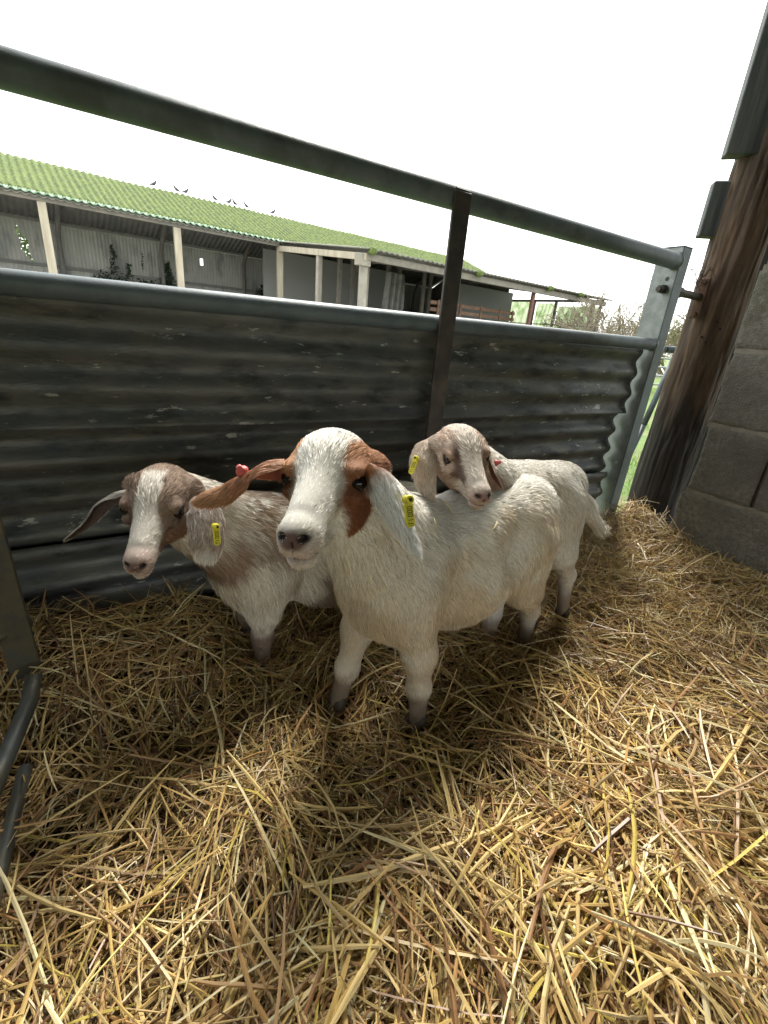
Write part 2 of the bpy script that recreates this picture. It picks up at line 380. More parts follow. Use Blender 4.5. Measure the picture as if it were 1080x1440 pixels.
def build_wall():
    c0=np.array([1.135,1.672,0]); wd=nrm([.4695,-.8829,0]); wn=np.array([-wd[1],wd[0],0]); 
    if wn[0]>0: wn=-wn
    e=empty('block_wall',c0,'grey concrete block wall with rough joints to the right of the timber post','wall')
    bm=mat('concrete_block',(.16,.148,.122),(.30,.28,.235),70,rough=.95,bump=.014,bscale=190,col3=(.15,.14,.115),scale3=2.4,lo3=.42,hi3=.62)
    mm=mat('mortar',(.25,.225,.18),(.18,.16,.13),30,rough=.95,bump=.003,bscale=90)
    b=MB(); ch=.25; r=np.random.default_rng(3)
    for k in range(-1,9):
        off=(0 if k%2==0 else .22)
        x0=r.uniform(-.012,.012); 
        first=True
        edges=[x0]+[off+.44*i for i in range(1,8)] if off==0 else [x0]+[off+.44*i for i in range(0,8)]
        for xa,xb in zip(edges[:-1],edges[1:]):
            nu=max(3,int((xb-xa-.012)/.008)); nv=30
            U=np.linspace(xa+(.0 if first else .006),xb-.006,nu);W=np.linspace(k*ch+.007+.003,(k+1)*ch-.007+.003,nv)
            UU,WW=np.meshgrid(U,W,indexing='ij');u=UU.ravel();w=WW.ravel();p=np.stack([u,w,0*u+k],1)
            ed=np.minimum(np.minimum(u-U[0],U[-1]-u),np.minimum(w-W[0],W[-1]-w))
            d=.10+r.uniform(-.002,.002)+.004*(fbm(p,30,k+4)-.5)-.006*(1-sstep(0,.008,ed))+.004*(noise(p,90,2)-.5)*1.4
            if first: u=u+.012*(noise(p,16,7)-.5)*(u<U[0]+.03)
            front=c0+wd*u[:,None]+wn*(d-.1)[:,None]+UP*w[:,None]
            b.grid(front,nu,nv)
            first=False
            # body behind the face
            b.box(c0+wd*(U[0]+U[-1])/2-wn*.06+UP*(W[0]+W[-1])/2,(U[-1]-U[0],.1,W[-1]-W[0]),(wd,wn,UP),.004)
    b.build('block_course',bm,e,True)
    dk=MB(); dk.box(np.append(P(1018,560,2.15)[:2],1.1),(.30,.05,2.6),(nrm([.84,-.54,0]),nrm([.54,.84,0]),UP),.004); dk.build('gap_shade_board',mat('gap_shade',(.022,.02,.02),(.04,.035,.03),12,rough=.9,stretch=(3,3,.3)),e)  # added dark board standing in for the shade in the gap
    m=MB(); m.box(c0+wd*1.51-wn*.065+UP*1.0,(3.0,.094,2.5),(wd,wn,UP))
    for k in range(0,9):
        us=np.linspace(.0,3,300);n=5;W=np.linspace(-.010,.010,n)
        UU,WW=np.meshgrid(us,W,indexing='ij');u=UU.ravel();w=WW.ravel();p=np.stack([u,w,0*u+k],1)
        d=-.0055+.006*(fbm(p,22,k)-.5); front=c0+wd*u[:,None]+wn*d[:,None]+UP*(w+k*ch+.003)[:,None]; m.grid(front,len(us),n)
    m.build('mortar_joint',mm,e,True)
build_wall()
# ------------------------------------------------------------------ hurdle at the left, outer gate
def build_left():
    m=mat('stained_galvanised',(.055,.06,.058),(.12,.105,.06),14,rough=.5,metal=.35,bump=.0008,bscale=80,col3=(.07,.08,.08),scale3=7)
    b0=np.array([-.592,.640,0]); e=empty('side_hurdle',b0,'stained galvanised sheep hurdle half buried in straw at the left edge','hurdle')
    top=P(-34,700,.66); bot=P(54,1000,.86); bot[2]=-.03
    d=nrm(top-bot); sd=nrm(np.cross(d,nrm(CAM-bot))); 
    MB().box((top+bot)/2,(.045,.012,np.linalg.norm(top-bot)),(sd,np.cross(d,sd),d),.003).build('end_bar',m,e)
    t=MB(); pts=[P(48,950,.78),P(42,985,.76),P(25,1025,.72),P(6,1070,.67),P(-20,1130,.60)]
    t.tube(pts,[.0125]*5,14); t.build('bent_rail',m,e,True)
    t=MB(); pts=[P(-30,905,.74),P(0,893,.76),P(22,880,.78),P(38,872,.80)]; t.tube(pts,.012,14); t.build('bent_rail',m,e,True)
    t=MB(); pts=[P(36,1080,.70),P(18,1150,.635),P(0,1225,.575),P(-20,1300,.51)]; t.tube(pts,.0095,14); t.build('bottom_rail',m,e,True)
build_left()
def build_outer_gate():
    e=empty('open_tube_gate',P(905,600,2.6),'thin tubular gate standing open outside between the galvanised post and the timber post','gate')
    a=P(937,491,2.3); b=a+nrm([.9,.25,-.0])*1.2; t=tube_between(a,b,.0175,14,3); t.build('top_rail',M['galv'],e,True)
    r=MB(); r.tube([a+np.array([-.004,0,0]),a+np.array([.004,0,0])],.014,14); r.build('pipe_end',mat('pipe_bore',(.005,.005,.005)),e)
    t=tube_between(P(951,497,2.3),P(905,598,2.35),.0145,12); tube_between(P(905,598,2.35),P(850,712,2.45),.0145,12,mb=t); t.build('brace',M['galv'],e,True)
    t=tube_between(b+UP*.02,b-UP*.85,.0175,12); t.build('end_post',M['galv'],e,True)
build_outer_gate()
# ------------------------------------------------------------------ far barn
AZ=math.radians(38.6); BD=np.array([math.cos(AZ),math.sin(AZ),0]); BN=np.array([-BD[1],BD[0],0]); D0=19.81
def B(s,k,z): return BD*s+BN*(D0+k)+UP*z
def build_barn():
    e=empty('open_barn',B(8,0,0),'long open-fronted barn with mossy green corrugated roof beyond the gate','barn')
    moss=mat('mossy_sheet',(.055,.085,.022),(.12,.16,.032),6,rough=.95,bump=.05,bscale=14,col3=(.035,.055,.02),scale3=9,lo3=.5,hi3=.66,lo=.35,hi=.6)
    edge=mat('sheet_edge',(.30,.38,.33),(.15,.26,.13),9,rough=.9)
    wallm=mat('grey_sheet_wall',(.42,.42,.40),(.52,.51,.48),2.5,rough=.85,col3=(.30,.31,.30),scale3=1.2,stretch=(1,1,.4))
    timber=mat('pale_timber',(.42,.38,.29),(.30,.26,.2),3,rough=.9,stretch=(2,2,.3))
    dark=mat('old_grey_timber',(.15,.14,.125),(.22,.2,.17),4,rough=.9)
    s0,s1=-14,24.; pit=.22
    def roof(k0,z0,k1,z1,sa,sb,name,mt,amp=.028,mossb=True,nv=14):
        s=np.arange(sa,sb,pit/6);g=MB(); v=np.linspace(0,1,nv); S,T=np.meshgrid(s,v,indexing='ij');S=S.ravel();T=T.ravel()
        p0=np.stack([S,T*4,0*S],1)
        Z=z0+(z1-z0)*T+amp*np.sin(2*math.pi*S/pit)+(.05*(fbm(p0,1.0,6)-.5) if mossb else .0)*sstep(0,.12,T)
        p=BD*S[:,None]+BN*(D0+k0+(k1-k0)*T)[:,None]+UP*Z[:,None]; g.grid(p,len(s),nv)
        o=g.build(name,mt,e,True); md=o.modifiers.new('t','SOLIDIFY'); md.thickness=.03; md.offset=-1; return o
    roof(-.25,3.74,3.6,5.28,s0,23.2,'roof',moss,amp=.042); roof(7.4,3.75,3.6,5.26,s0,23.2,'roof',moss)
    und=mat('roof_underside',(.20,.20,.19),(.28,.27,.255),2,rough=.9)
    roof(-.20,3.66,3.6,5.22,s0,s1,'roof_lining',und,mossb=False,nv=3); roof(7.3,3.66,3.6,5.20,s0,s1,'roof_lining',und,mossb=False,nv=3)
    roof(-.30,3.715,-.10,3.80,s0,s1,'eave_sheet',edge,nv=3,mossb=False)
    # back wall, corrugated, with a torn strip
    g=MB(); s=np.arange(s0,s1,.146/4); z=np.linspace(-.3,3.75,40); S,Z=np.meshgrid(s,z,indexing='ij'); sh=S.shape;S=S.ravel();Z=Z.ravel()
    p=BD*S[:,None]+BN*(D0+7+.022*np.sin(2*math.pi*S/.146))[:,None]+UP*Z[:,None]
    i,j=np.meshgrid(np.arange(len(s)-1),np.arange(len(z)-1),indexing='ij');i=i.ravel();j=j.ravel();nv=len(z)
    q=np.stack([i*nv+j,(i+1)*nv+j,(i+1)*nv+j+1,i*nv+j+1],1); cs=S[q].mean(1);cz=Z[q].mean(1)
    hole=(cz>2.15)&(cz<3.55)&(np.abs(cs-(.62+(3.55-cz)*.22+.05*np.sin(cz*9)))<.085+.05*np.sin(cz*5))
    hole|=(np.abs(cs-8.05)<.06)&(np.abs(cz-3.2)<.17)
    g.add(p,[q[~hole]]); g.build('back_wall',wallm,e,True)
    # gable end (dark) and end wall
    g=MB(); g.add(np.array([B(s1-.1,0,-.3),B(s1-.1,7,-.3),B(s1-.1,7,3.7),B(s1-.1,3.6,5.25),B(s1-.1,0,3.72)]),[[(0,1,2),(0,2,3),(0,3,4)]]); g.build('gable_wall',dark,e)
    g=MB(); g.add(np.array([B(s0,0,-.3),B(s0,7,-.3),B(s0,7,3.7),B(s0,3.6,5.25),B(s0,0,3.72)]),[[(0,1,2),(0,2,3),(0,3,4)]]); g.build('gable_wall',dark,e)
    # rails on the back wall
    ax=(BD,BN,UP)
    for zz,h in((3.82,.13),(2.12,.12),(1.0,.12)):
        MB().box(B((s0+s1)/2,6.86,zz),(s1-s0-.3,.10,h),ax,.01).build('wall_rail',dark if zz<2 else mat('grey_rail',(.27,.27,.26),(.2,.2,.19),3,rough=.9),e)
    props(MB().box(B(5,0,-.14),(60,22,.08),ax,.01).build('bounce_slab',mat('pale_bounce_concrete',(.42,.41,.38),(.34,.33,.30),2,rough=.9)),kind='structure')  # unseen pale slab added to bounce light into the barn
    # front plate and posts
    MB().box(B((s0+9.1)/2,-.02,3.60),(9.1-s0,.12,.14),ax,.01).build('front_plate',dark,e)
    for s in (-10.8,-6.8,-2.8,1.2,5.14,9.14):
        MB().box(B(s,0,1.65),(.24,.16,3.75),ax,.01,jit=.006).build('front_post',timber,e)
    for s in (-2,2.0,6.05,10.1,14.1,18.1,22.):
        m=MB(); m.tube([B(s,6.6,-.2),B(s,6.6,3.3),B(s+.05,6.2,3.9),B(s+.05,5.2,4.5),B(s+.05,3.6,5.1)],.10,8); m.build('rear_frame',dark if s>9 else mat('frame_grey',(.24,.235,.22),(.17,.165,.16),3,rough=.9),e)
    for k in range(7):
        s=-2+4*k; m=MB(); m.tube([B(s,3.6,5.05),B(s,2,4.42),B(s,0.1,3.62)],.07,6); m.build('rafter',dark,e)
    # lean-to in front of the right half
    kf=-6.4; zf=3.02
    lt=mat('lean_to_sheet',(.10,.10,.085),(.17,.165,.14),2.5,rough=.9)
    roof(kf-.2,zf,-.26,3.70,9.0,23.9,'lean_to_roof',lt,amp=.022,mossb=False,nv=6)
    old=mat('silvered_timber',(.30,.28,.24),(.2,.18,.15),3,rough=.9)
    MB().box((B(9.1,kf,zf-.22)+B(9.1,-.1,3.46))/2,(6.35,.14,.20),(nrm(B(9.1,-.1,3.46)-B(9.1,kf,zf-.22)),BD,np.cross(nrm(B(9.1,-.1,3.46)-B(9.1,kf,zf-.22)),BD)),.01).build('side_beam',timber,e)
    MB().box(B(16.4,kf+.05,zf-.20),(14.6,.14,.2),ax,.01).build('front_beam',dark,e)
    MB().box(B(9.05,kf+.12,zf-.30),(.5,.20,.34),ax,.01).build('beam_bracket',old,e)
    MB().box(B(9.15,-3.3,1.5),(.18,.18,3.4),ax,.01).build('lean_to_post',old,e)
    MB().box(B(9.15,kf+.2,1.2),(.22,.2,3.2),ax,.01).build('lean_to_post',old,e)
    MB().box(B(9.7,kf+.9,1.2),(.22,.2,3.0),ax,.01).build('lean_to_post',dark,e)
    red=mat('red_oxide_post',(.16,.075,.055),(.11,.06,.05),5,rough=.9)
    for s,mt in ((13.3,red),(18.05,red),(22.9,dark)):
        MB().box(B(s,kf+.2,1.2),(.16,.14,3.1),ax,.01).build('lean_to_post',mt,e)
    for s in np.arange(10.5,23,2.3):
        m=MB(); m.tube([B(s,kf,zf-.12),B(s,-.3,3.55)],.06,6); m.build('rafter',dark,e)
    r=np.random.default_rng(12)
    for s in (9.2,14.1,18.6,21.):
        m=MB(); m.tube([B(s,kf-.34,zf-.06),B(s,kf-.2,zf-.06),B(s,kf-.05,zf-.06)],[.07,.13,.09],9); m.build('beam_end',moss,e)
    # posts and sheets in the dark interior
    for s,k in((11.3,-1.2),(12.6,-.2),(14.4,-.5),(15.4,-.1),(16.6,-.6),(17.3,-.3)):
        MB().box(B(s,k,1.5),(.16,.14,4.2),ax,.01).build('inner_post',dark,e)
    MB().box(B(20.4,-.9,1.5),(5.6,.06,3.6),ax,.01).build('partition',mat('dark_partition',(.22,.225,.23),rough=.9),e)
    MB().box(B(14,3.2,1.5),(8.5,.06,4.6),ax,.01).build('partition',mat('dark_partition2',(.30,.30,.29),rough=.9),e)  # rear partition lightened, interior haze put into its colour
    # hanging pale sheet
    g=MB(); u=np.linspace(0,1,30);v=np.linspace(0,1,14);U,V=np.meshgrid(u,v,indexing='ij');U=U.ravel();V=V.ravel()
    g.grid(np.array([B(13.9+a*1.1,-1.+.12*math.sin(a*22+b*3),3.2-b*2.4) for a,b in zip(U,V)]),30,14); g.build('hanging_sheet',mat('grey_polythene',(.3,.3,.28),(.18,.18,.17),3,rough=.6),e,True)
    # translucent green tarpaulin on the end wall
    tm=mat('green_tarpaulin',(.34,.42,.25),(.46,.52,.38),1.6,rough=.6,trans=.6,col3=(.17,.26,.10),scale3=1.4)
    for (ka,kb,z0,z1) in ((-6.1,-3.7,.2,2.70),(-3.5,-2.3,.2,2.85),(-2.1,-.1,.2,2.95)):
        g=MB();nu,nv=40,20;U,V=np.meshgrid(np.linspace(0,1,nu),np.linspace(0,1,nv),indexing='ij');U=U.ravel();V=V.ravel()
        pq=np.stack([U*3,V*3,0*U+ka],1); w=.16*(fbm(pq,1.6,5)-.5)+.03*np.sin(U*30+V*12)
        g.grid(np.array([B(23.7+c,ka+(kb-ka)*a,z0+(z1-z0)*b) for a,b,c in zip(U,V,w)]),nu,nv); g.build('tarpaulin',tm,e,True)
    for k in (-6.2,-3.6,-2.2,0): MB().box(B(23.62,k,1.4),(.12,.12,3.0),ax,.01).build('end_post',dark,e)
    MB().box(B(23.6,-3.1,2.95),(.10,6.4,.12),ax,.01).build('end_beam',dark,e)
    MB().box(B(23.6,-3.1,1.75),(.06,6.4,.05),ax,.01).build('end_beam',dark,e)
    # slatted partition (cattle boards)
    br=mat('brown_board',(.13,.075,.05),(.2,.13,.09),4,rough=.9)
    m=MB()
    for q in range(5): m.box(B(16.3,-4.6,.9+q*.26),(5.4,.05,.14),ax,.004)
    for s in (14,15.3,16.6,17.9,18.8): m.box(B(s,-4.66,1.2),(.1,.05,1.7),ax,.004)
    m.build('slatted_partition',br,e)
    # birds on the ridge
    bm=mat('bird_plumage',(.05,.05,.055),(.10,.10,.11),30,rough=.8)
    spots=[(249,-1,.0),(262,1,.3),(302,-1,.1),(322,1,.5),(330,-1,.8),(346,-1,.2),(384,1,.0),(333-115,1,.1)]
    where=['leftmost dark bird, alone low on the ridge of the mossy roof','first of the two dark birds close together at the left of the roof ridge','second of the two dark birds close together at the left of the roof ridge','dark bird perched in the middle of the roof ridge','larger dark bird in the row on the mossy ridge','dark bird crouching beside the larger one on the ridge','upright dark bird near the right end of the row on the ridge','rightmost dark bird, tail raised, alone on the mossy ridge']
    spots.sort()
    for (px,dr,tl),lb in zip(spots,where):
        # ridge point in that direction
        dv=P(px,279,1)-CAM; A=np.array([[dv[0],dv[1]],[BD[0],BD[1]]]).T; b=(BN*(D0+3.6))[:2]
        t,s=np.linalg.solve(np.array([[dv[0],-BD[0]],[dv[1],-BD[1]]]),b); c=B(s,3.6,5.31)
        m=MB(); f=BD*dr; SB=.68
        m.tube([c+SB*(f*a_+UP*b_) for a_,b_ in((-.28,.06+tl*.14),(-.12,.13),(0,.17),(.09,.25),(.12,.33),(.16,.35),(.21,.34))],[SB*q for q in(.012,.05,.09,.065,.045,.035,.006)],8)
        for q in(-.02,.03): m.tube([c+f*q+UP*.10,c+f*q-UP*.06],.007,4)
        o=m.build('bird',bm,None,True); props(o,lb,'bird','birds perched along the barn ridge')
    # climbing plant
    lv=MB(); r=np.random.default_rng(5); pts=[]
    def addl(s,z,sp,n):
        for _ in range(n): pts.append((s+r.normal(0,sp),z+r.normal(0,sp)))
    for s in np.arange(3.3,6.7,.12): addl(s,1.75+r.uniform(-.2,.2),.13,26)
    for z in np.arange(1.5,2.9,.08): addl(6.35+.06*math.sin(z*9),z,.14*(3.1-z)/1.5+.02,24)
    for z in np.arange(2.1,3.3,.08): addl(4.0+.05*math.sin(z*7),z,.10*(3.4-z)/1.3+.015,12)
    for z in np.arange(2.1,2.6,.08): addl(4.6,z,.05,10)
    for z in np.arange(2.1,2.9,.1): addl(5.1+.05*z,z+.3,.02,3)
    for s in (11.0,11.2,11.4): addl(s,2.0,.15,60)
    addl(11.2,2.4,.08,30)
    for (s,z) in pts:
        c=B(s,6.78-r.uniform(0,.12),z); a=nrm(r.normal(0,1,3)-BN*.6); t=nrm(np.cross(a,r.normal(0,1,3)));b2=np.cross(a,t);w=r.uniform(.035,.07)
        lv.add([c-t*w,c+b2*w*.7,c+t*w,c-b2*w*.7],[[(0,1,2,3)]])
    props(lv.build('climbing_plant',mat('dark_ivy',(.02,.035,.022),(.04,.065,.035),6,rough=.7)),'dark ivy creeping over the grey back wall of the barn','climber')
build_barn()
# ------------------------------------------------------------------ shrubs, hedge, far gate, grass
def shrub(base,h,w,seed,label,n0=9,col=((.17,.145,.10),(.24,.21,.15)),tw=.012,leaf=None):  # default twigs paler, haze put into their colour
    r=np.random.default_rng(seed); e=empty('bare_shrub',base,label,'shrub','leafless shrubs on the field edge')
    tr=MB(); V=[];Q=[];n=0; tips=[]
    def grow(p,d,L,rad,lev):
        k=3; pts=[p]
        for i in range(k):
            d=nrm(d+r.normal(0,.16,3)+UP*.05); pts.append(pts[-1]+d*L/k)
        tr.tube(pts,np.maximum(np.linspace(rad,rad*.6,k+1),.011),4 if lev>1 else 6,cap=False)
        if lev>=5: return
        m=3 if lev<4 else 3
        for i in range(m):
            f=r.uniform(.35,1); j=min(int(f*k),k-1); q=pts[j]+(pts[j+1]-pts[j])*(f*k-j)
            grow(q,nrm(d+r.normal(0,.55,3)),L*r.uniform(.55,.8),rad*.58,lev+1)
    for i in range(n0):
        a=r.uniform(0,2*math.pi); d=nrm([math.cos(a)*.55*w,math.sin(a)*.55*w,1]); grow(np.asarray(base)+np.array([math.cos(a),math.sin(a),0])*r.uniform(0,.4)*w,d,h*.36,.035*h/3,1)
    m=mat('twig',col[0],col[1],3,rough=.9); tr.build('branches',m,e)
def on_field(px,py,dist):
    d=P(px,py,1)-CAM; d=d/np.hypot(d[0],d[1]); q=CAM+d*dist; q[2]=-.16; return q
shrub(on_field(850,470,24),4.9,1.4,1,'leafless pale shrub right beside the end of the barn roof',11)
shrub(on_field(812,470,29),4.4,1.3,4,'low leafless shrub partly behind the green tarpaulin of the barn',9)
shrub(on_field(906,470,29),4.3,1.3,2,'leafless shrub seen right above the middle rail next to the galvanised post',9)
shrub(on_field(960,470,24),4.3,1.4,3,'leafless yellowish shrub between the galvanised gate post and the timber post',12,((.13,.12,.06),(.18,.17,.09)))
def leafy(base,size,seed,label,n=16000,cat='hedge'):
    r=np.random.default_rng(seed); e=empty('hedge',base,label,cat)
    u=r.normal(0,1,(n,3)); u=nrm(u)*r.uniform(.3,1,(n,1))**.5; u*=1+.35*(fbm(u*2+9,1.5,seed)[:,None]-.5)*2
    c=np.asarray(base)+np.abs([0,0,1])*size[2]*.5+u*np.array(size)*.5
    a=nrm(r.normal(0,1,(n,3)));t=nrm(np.cross(a,r.normal(0,1,(n,3))));b=np.cross(a,t);w=r.uniform(.05,.12,(n,1))
    V=np.stack([c-t*w,c+b*w*.6,c+t*w,c-b*w*.6],1).reshape(-1,3)
    npmesh('foliage',V,np.arange(4*n).reshape(-1,4),mat('hedge_leaf',(.10,.16,.05),(.2,.26,.10),3,rough=.8,trans=.3),e)
    for k in range(5):
        q=np.asarray(base)+np.array([(k-2)*size[0]*.15,0,0]); MB().tube([q,q+UP*size[2]*.6],.05,6).build('stem',mat('stem',(.08,.06,.04)),e)
leafy(B(1.2,11,-.15),(7,3,5.2),1,'green hedge showing through the torn strip of the barn wall')
leafy(B(33,1,-.15),(9,3,2.2),2,'low green bank of bushes seen behind the tarpaulin end')
def far_gate():
    b=on_field(930,505,13.); e=empty('field_gate',b,'small pale metal gate standing far off on the green field','gate')
    m=MB()
    for q in range(5): m.tube([b+np.array([-.9,0,.2+q*.2]),b+np.array([.9,.2,.2+q*.2])],.022,8)
    m.build('gate_bars',M['galvlight'],e)
    for s in(-.9,.9): MB().tube([b+np.array([s,.1*(s+.9),0]),b+np.array([s,.1*(s+.9),1.1])],.03,8).build('gate_post',M['galvlight'],e)
far_gate()
def grass():
    r=np.random.default_rng(9); n=26000
    x=r.uniform(.8,4.8,n);y=r.uniform(1.95,13,n)
    c=np.stack([x+y*.25-.4,y,0*x-.16],1); q=c-PG; k=((q@GN)<-.12)&(fbm(c,1.3,4)>.42); c=c[k];n=len(c)
    h=r.uniform(.02,.08,(n,1)); d=nrm(np.array([0,0,1.])+r.normal(0,.4,(n,3))); sd=nrm(np.cross(d,r.normal(0,1,(n,3))))*.003
    V=np.stack([c-sd,c+sd,c+d*h],1).reshape(-1,3); col=np.array([.13,.22,.035])*r.uniform(.6,1.5,(n,1)); col=np.repeat(col,3,0)
    o=npmesh('grass',V,np.arange(3*n).reshape(-1,3),mat('grass_blade',vcol=True,rough=.8,trans=.3),None,col); props(o,'patchy short grass on the field outside the pen','grass',kind='stuff')
grass()
# shelter the pen stands under (outside the frame, it shades the pen)
def shelter():
    e=empty('pen_shelter',G(-1,1.5,0),'corrugated shelter roof on timber posts over the pen','shelter')
    m=mat('shelter_sheet',(.16,.16,.155),(.22,.21,.2),2,rough=.8)
    wm=mat('shelter_timber',(.2,.15,.1),(.28,.2,.14),3,rough=.9)
    g=MB(); s=np.arange(-4.2,1.6,.0365); o=np.array([SH_O0,1,2,3,SH_O1]); S,O=np.meshgrid(s,o,indexing='ij');S=S.ravel();O=O.ravel()
    p=np.array([G(a,b,SH_Z-.0*b+.02*math.sin(2*math.pi*a/.146)) for a,b in zip(S,O)]); g.grid(p,len(s),len(o)); ob=g.build('roof',m,e,True)
    md=ob.modifiers.new('t','SOLIDIFY'); md.thickness=.004
    for s in(-4.1,1.5): MB().box(G(s,SH_O0+.1,SH_Z/2-.15),(.14,.14,SH_Z+.2),(GD,GN,UP),.01).build('post',wm,e)
    MB().box(G(-1.3,SH_O0+.1,SH_Z-.12),(5.8,.08,.16),(GD,GN,UP),.01).build('eave_beam',wm,e)
    MB().box(G(-1.3,SH_O1,SH_Z-.72),(5.8,.03,1.44),(GD,GN,UP)).build('rear_light_block',wm,e)  # unseen boards added behind the camera to cut the light from the rear
    MB().box(G(1.5,2.7,SH_Z/2),(.03,1.7,SH_Z),(GD,GN,UP)).build('side_wall',m,e)
    MB().box(G(-4.15,1.9,SH_Z/2),(.03,3.6,SH_Z-.1),(GD,GN,UP)).build('side_wall',m,e)
SH_Z=2.55;SH_O0=-.25;SH_O1=3.6
shelter()
# ------------------------------------------------------------------ goats
class Sdf:
    def __init__(s): s.p=[]
    def cap(s,a,b,ra,rb,k=.02,flow=None,fl=.02,tag='trunk'):
        a=np.asarray(a,float);b=np.asarray(b,float)
        if flow is None: flow=b-a
        s.p.append(('c',a,b,ra,rb,k,nrm(flow),fl,tag)); return s
    def ell(s,c,r,ax=None,k=.02,flow=(0,0,-1),fl=.02,tag='trunk',sub=False):
        s.p.append(('e' if not sub else 'n',np.asarray(c,float),np.eye(3) if ax is None else np.array([nrm(a) for a in ax]),np.asarray(r,float),0,k,nrm(flow),fl,tag)); return s
    def d(s,p,X):
        t,a,b,ra,rb=p[:5]
        if t=='c':
            ab=b-a; h=np.clip(((X-a)@ab)/(ab@ab),0,1); dd=X-a-h[...,None]*ab
            return np.sqrt((dd*dd).sum(-1))-(ra+(rb-ra)*h)
        q=(X-a)@b.T; k0=np.sqrt(((q/ra)**2).sum(-1)); k1=np.sqrt(((q/ra**2)**2).sum(-1))+1e-9
        return k0*(k0-1)/k1
    def bb(s,p):
        if p[0]=='c':
            r=max(p[3],p[4]); return np.minimum(p[1],p[2])-r,np.maximum(p[1],p[2])+r
        r=p[3].max(); return p[1]-r,p[1]+r
    def mesh(s,h):
        pos=[p for p in s.p if p[0]!='n']
        lo=np.min([s.bb(p)[0] for p in pos],0)-.02; hi=np.max([s.bb(p)[1] for p in pos],0)+.02
        n=np.ceil((hi-lo)/h).astype(int)+1; Fd=np.full(n,.08,np.float32)
        for p in s.p:
            a,b=s.bb(p); m=p[5]+.025
            i0=np.maximum(((a-m-lo)/h).astype(int),0); i1=np.minimum(np.ceil((b+m-lo)/h).astype(int)+1,n)
            if (i1<=i0).any(): continue
            gx=[lo[k]+h*np.arange(i0[k],i1[k]) for k in range(3)]
            X=np.stack(np.meshgrid(*gx,indexing='ij'),-1)
            d=s.d(p,X).astype(np.float32); sl=tuple(slice(i0[k],i1[k]) for k in range(3)); f=Fd[sl]; k=p[5]
            if p[0]=='n':
                d=-d; hh=np.maximum(k-np.abs(f-d),0)/k; Fd[sl]=np.maximum(f,d)+hh*hh*k*.25
            else:
                hh=np.maximum(k-np.abs(f-d),0)/k; Fd[sl]=np.minimum(f,d)-hh*hh*k*.25
        # surface nets
        I=Fd<0; c=np.zeros(n-1,np.int8)
        for a in(0,1):
            for b in(0,1):
                for e in(0,1): c+=I[a:n[0]-1+a,b:n[1]-1+b,e:n[2]-1+e]
        act=np.argwhere((c>0)&(c<8)); N=len(act); ids=np.full(n-1,-1,np.int32); ids[tuple(act.T)]=np.arange(N)
        cv={}
        for a in(0,1):
            for b in(0,1):
                for e in(0,1): cv[(a,b,e)]=Fd[act[:,0]+a,act[:,1]+b,act[:,2]+e]
        S=np.zeros((N,3));cnt=np.zeros(N); ks=list(cv)
        for x in ks:
            for ax in range(3):
                if x[ax]==0:
                    y=list(x);y[ax]=1;y=tuple(y);f0=cv[x];f1=cv[y];m=(f0<0)!=(f1<0)
                    t=np.where(m,f0/(f0-f1+1e-20),0); q=np.tile(np.array(x,float),(N,1)); q[:,ax]+=t; S[m]+=q[m]; cnt[m]+=1
        V=lo+h*(act+S/cnt[:,None]); Q=[]
        for ax in range(3):
            o=[k for k in range(3) if k!=ax]; sl0=[slice(None)]*3;sl1=[slice(None)]*3; sl0[ax]=slice(0,-1);sl1[ax]=slice(1,None)
            A=I[tuple(sl0)];Bq=I[tuple(sl1)]; e=np.argwhere(A!=Bq); e=e[(e[:,o[0]]>0)&(e[:,o[1]]>0)&(e[:,o[0]]<n[o[0]]-1)&(e[:,o[1]]<n[o[1]]-1)]
            u=np.zeros(3,int);u[o[0]]=1;v=np.zeros(3,int);v[o[1]]=1
            q=np.stack([ids[tuple((e-u-v).T)],ids[tuple((e-v).T)],ids[tuple(e.T)],ids[tuple((e-u).T)]],1)
            fl=A[tuple(e.T)]; 
            if ax==1: fl=~fl
            q[~fl]=q[~fl][:,::-1]; Q.append(q)
        Q=np.concatenate(Q); Q=Q[(Q>=0).all(1)]
        return V,Q
    def attrs(s,X):
        pos=[p for p in s.p if p[0]!='n']; W=[]; 
        for p in pos: W.append(s.d(p,X))
        W=np.array(W); W=np.exp(-(W-W.min(0))/.010); W/=W.sum(0)
        fl=np.array([p[6] for p in pos]); ln=np.array([p[7] for p in pos])
        tags={}
        for i,p in enumerate(pos): tags[p[8]]=tags.get(p[8],0)+W[i]
        return W.T@fl,W.T@ln,tags
def vnormals(V,Q):
    a=V[Q[:,2]]-V[Q[:,0]];b=V[Q[:,3]]-V[Q[:,1]];n=np.cross(a,b);N=np.zeros_like(V)
    for k in range(4): np.add.at(N,Q[:,k],n)
    return nrm(N)
